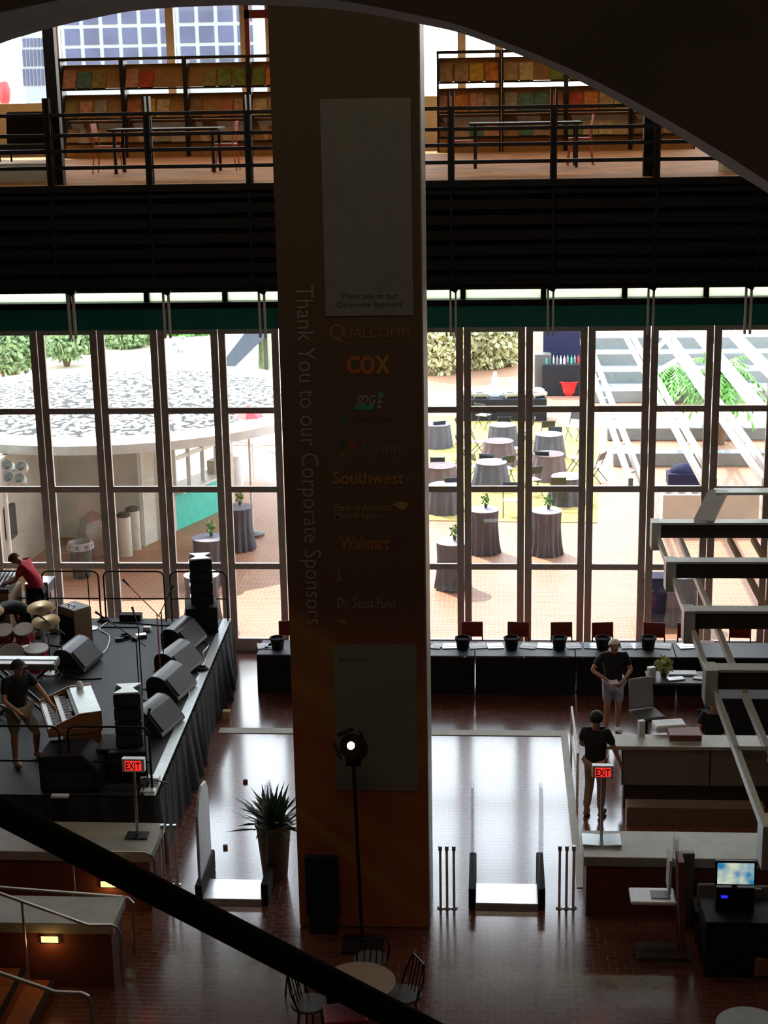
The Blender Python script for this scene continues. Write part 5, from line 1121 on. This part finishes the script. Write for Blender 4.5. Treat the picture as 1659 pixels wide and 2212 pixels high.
    for s_, c_ in prof:
        for k in range(n_):
            a = 2*math.pi*k/n_; ff = math.sin(a) < -.3; zz = max(c_, .3) if ff else c_
            vs_.append((.097*s_*math.cos(a), .108*s_*math.sin(a)+.008, .1*zz+.012))
    h.add(vs_, [(i*n_+k, i*n_+(k+1)%n_, (i+1)*n_+(k+1)%n_, (i+1)*n_+k) for i in range(7) for k in range(n_)]); ho = h.build('cap' if cap else 'hair', M[hair], t, smooth=True)
    so = ho.modifiers.new('t', 'SOLIDIFY'); so.thickness = .012; so.offset = 1
    if cap: v = MB(); v.M = T; v.cbox((0,-.13,.05),(.13,.09,.008)).build('cap_peak', M[hair], ho)
    # shirt
    V2, E2, R2, i2 = [], [], [], {}
    def a2(k, v, r_, par=None):
        i2[k] = len(V2); V2.append(v); R2.append(r_)
        if par is not None: E2.append((i2[par], i2[k]))
    a2('p', D['pelvis']+(D['pelvis']-D['belly'])*.45, (.17,.14)); a2('q', D['pelvis'].lerp(D['belly'], .35), (.178,.145), 'p'); a2('b', D['belly'], (.175,.14), 'q'); a2('c', D['chest'], (.19,.15), 'b'); a2('n', D['chest'].lerp(D['neck'], .8), .085, 'c')
    for s in 'LR': a2('s'+s, D['sh'+s], .08, 'c'); a2('e'+s, D['sh'+s].lerp(D['el'+s], .72), .068, 's'+s)
    skinmesh('shirt', V2, E2, R2, M[top], t)
    V2, E2, R2, i2 = [], [], [], {}
    a2('p', D['pelvis'], (.175,.145) if not long_pants else (.155,.125))
    for s in 'LR':
        a2('h'+s, D['hi'+s], .118 if not long_pants else .1, 'p'); a2('k'+s, D['hi'+s].lerp(D['kn'+s], .95), .088 if not long_pants else .078, 'h'+s)
        if long_pants: a2('a'+s, D['kn'+s].lerp(D['an'+s], .92), .06, 'k'+s)
    skinmesh('trousers' if long_pants else 'shorts', V2, E2, R2, M[bottom], t)
    for s in 'LR':
        a, b = D['an'+s], D['to'+s]; sh = MB(); d = (b-a); d.z = 0; d.normalize(); mid = a.lerp(b, .45); mid.z = min(a.z, b.z)+.01
        T2 = Matrix.Translation(mid) @ Matrix.Rotation(math.atan2(d.y, d.x), 4, 'Z'); sh.M = T2; sh.ell((0,0,.01),(.14,.05,.05),12,8); sh.build('shoe', M[shoe], t, smooth=True)
    return t
# red shirt, bent over the mixing desk, facing left (-X): rz = -90 turns -Y to -X
person('person in a red t-shirt and black trousers leaning over the mixing desk on stage', Z(88,1372,SZ), R(-90),
  dict(belly=(0,-.04,1.12), chest=(0,-.16,1.33), neck=(0,-.27,1.44), chin=(0,-.33,1.47), head=(0,-.39,1.50), crown=(0,-.43,1.55), face=(0,-.8,-.6),
       shL=(.18,-.2,1.4), elL=(.2,-.34,1.14), wrL=(.12,-.55,1.05), shR=(-.18,-.2,1.4), elR=(-.2,-.34,1.14), wrR=(-.12,-.55,1.05), knR=(-.12,.06,.5), anR=(-.14,.3,.09), toR=(-.15,.16,.03)), 'redshirt', 'blackmat', 'hairbrown', 'khaki', True)
# bent over in black, behind the drums
person('person in black bending double beside the drum kit, back to the viewer', Z(48,1425,SZ), R(-80),
  dict(pelvis=(0,.12,.9), belly=(0,-.02,1.02), chest=(0,-.22,1.03), neck=(0,-.38,.98), chin=(0,-.43,.94), head=(0,-.5,.9), crown=(0,-.56,.87), face=(0,-.3,-1),
       hiL=(.09,.1,.86), hiR=(-.09,.1,.86), shL=(.18,-.26,1.0), elL=(.22,-.32,.72), wrL=(.16,-.45,.52), shR=(-.18,-.26,1.0), elR=(-.22,-.32,.72), wrR=(-.16,-.45,.52)), 'blackmat', 'blackmat', 'hairblack', 'black', True)
# organ player facing right / viewer
person('person in black t-shirt, cap and khaki shorts playing the organ on stage', Z(48,1650,SZ), R(50),
  dict(chest=(0,-.04,1.32), neck=(.01,-.07,1.47), chin=(0,-.1,1.53), head=(0,-.12,1.61), crown=(0,-.11,1.69), shL=(.19,-.04,1.41), elL=(.3,-.2,1.18), wrL=(.3,-.48,1.0),
       shR=(-.19,-.04,1.41), elR=(-.28,-.1,1.14), wrR=(-.2,-.34,1.0), knL=(.2,-.16,.5), anL=(.3,.04,.09), toL=(.34,-.12,.03)), 'blackmat', 'khaki', 'hairblack', 'skin', cap=True)
# white haired man
person('white-haired person in black shirt and grey shorts standing before the long table', Z(1322,1580,0), R(8),
  dict(chest=(0,-.02,1.32), chin=(0,-.05,1.53), head=(.0,-.06,1.62), crown=(0,-.03,1.70), shL=(.2,0,1.42), elL=(.3,-.06,1.16), wrL=(.1,-.3,1.04), shR=(-.2,0,1.42), elR=(-.4,-.1,1.2), wrR=(-.12,-.32,1.06)), 'blackmat', 'greyshort', 'hairwhite', 'white')
o = MB().cbox((0,0,0),(.16,.1,.015)).build('booklet', M['paper'], loc=Z(1322,1580,0)+Vector((-.02,-.4,1.08))); o.rotation_euler = (.4,0,.3); tag(o, 'small booklet held by the white-haired person', 'booklet')
# person from behind
person('dark-haired person in black top and tan trousers seen from behind at the service desk', Z(1284,1762,0), R(160),
  dict(chest=(0,-.02,1.32), shL=(.18,0,1.4), elL=(.26,-.08,1.14), wrL=(.14,-.3,1.02), elR=(-.3,-.02,1.14), wrR=(-.36,-.1,.92), knL=(.1,-.06,.5), anL=(.12,.06,.09), toL=(.13,-.08,.03)), 'navy' if False else 'blackmat', 'tan', 'hairblack', 'hairbrown', True)
# seated person behind the desk
ps = Z(1530,1640,0)
person('seated person in black behind the service desk at the right', (ps.x, 24.3, .0), R(-15),
  dict(pelvis=(0,.1,.52), belly=(0,.08,.68), chest=(0,.02,.9), neck=(0,-.01,1.05), chin=(0,-.05,1.11), head=(0,-.06,1.2), crown=(0,-.04,1.27), shL=(.18,.02,1.0), elL=(.24,-.1,.76), wrL=(.12,-.3,.72), shR=(-.18,.02,1.0), elR=(-.24,-.1,.76), wrR=(-.12,-.3,.72),
       hiL=(.1,.06,.5), knL=(.12,-.36,.5), anL=(.12,-.34,.09), toL=(.12,-.5,.03), hiR=(-.1,.06,.5), knR=(-.12,-.36,.5), anR=(-.12,-.34,.09), toR=(-.12,-.5,.03)), 'blackmat', 'blackmat', 'hairblack', 'black', True)
t = thing('office_chair', 'black office chair under the seated person behind the service desk', 'chair', (ps.x, 24.4, 0)); MB().box(-.24,.24,-.2,.25,.36,.41).build('seat', M['blackmat'], t, bevel=.02); MB().box(-.22,.22,.27,.32,.45,.95).build('backrest', M['blackmat'], t, bevel=.02); MB().tube([(0,0,0),(0,0,.37)], .03, 8).build('column', M['black'], t)
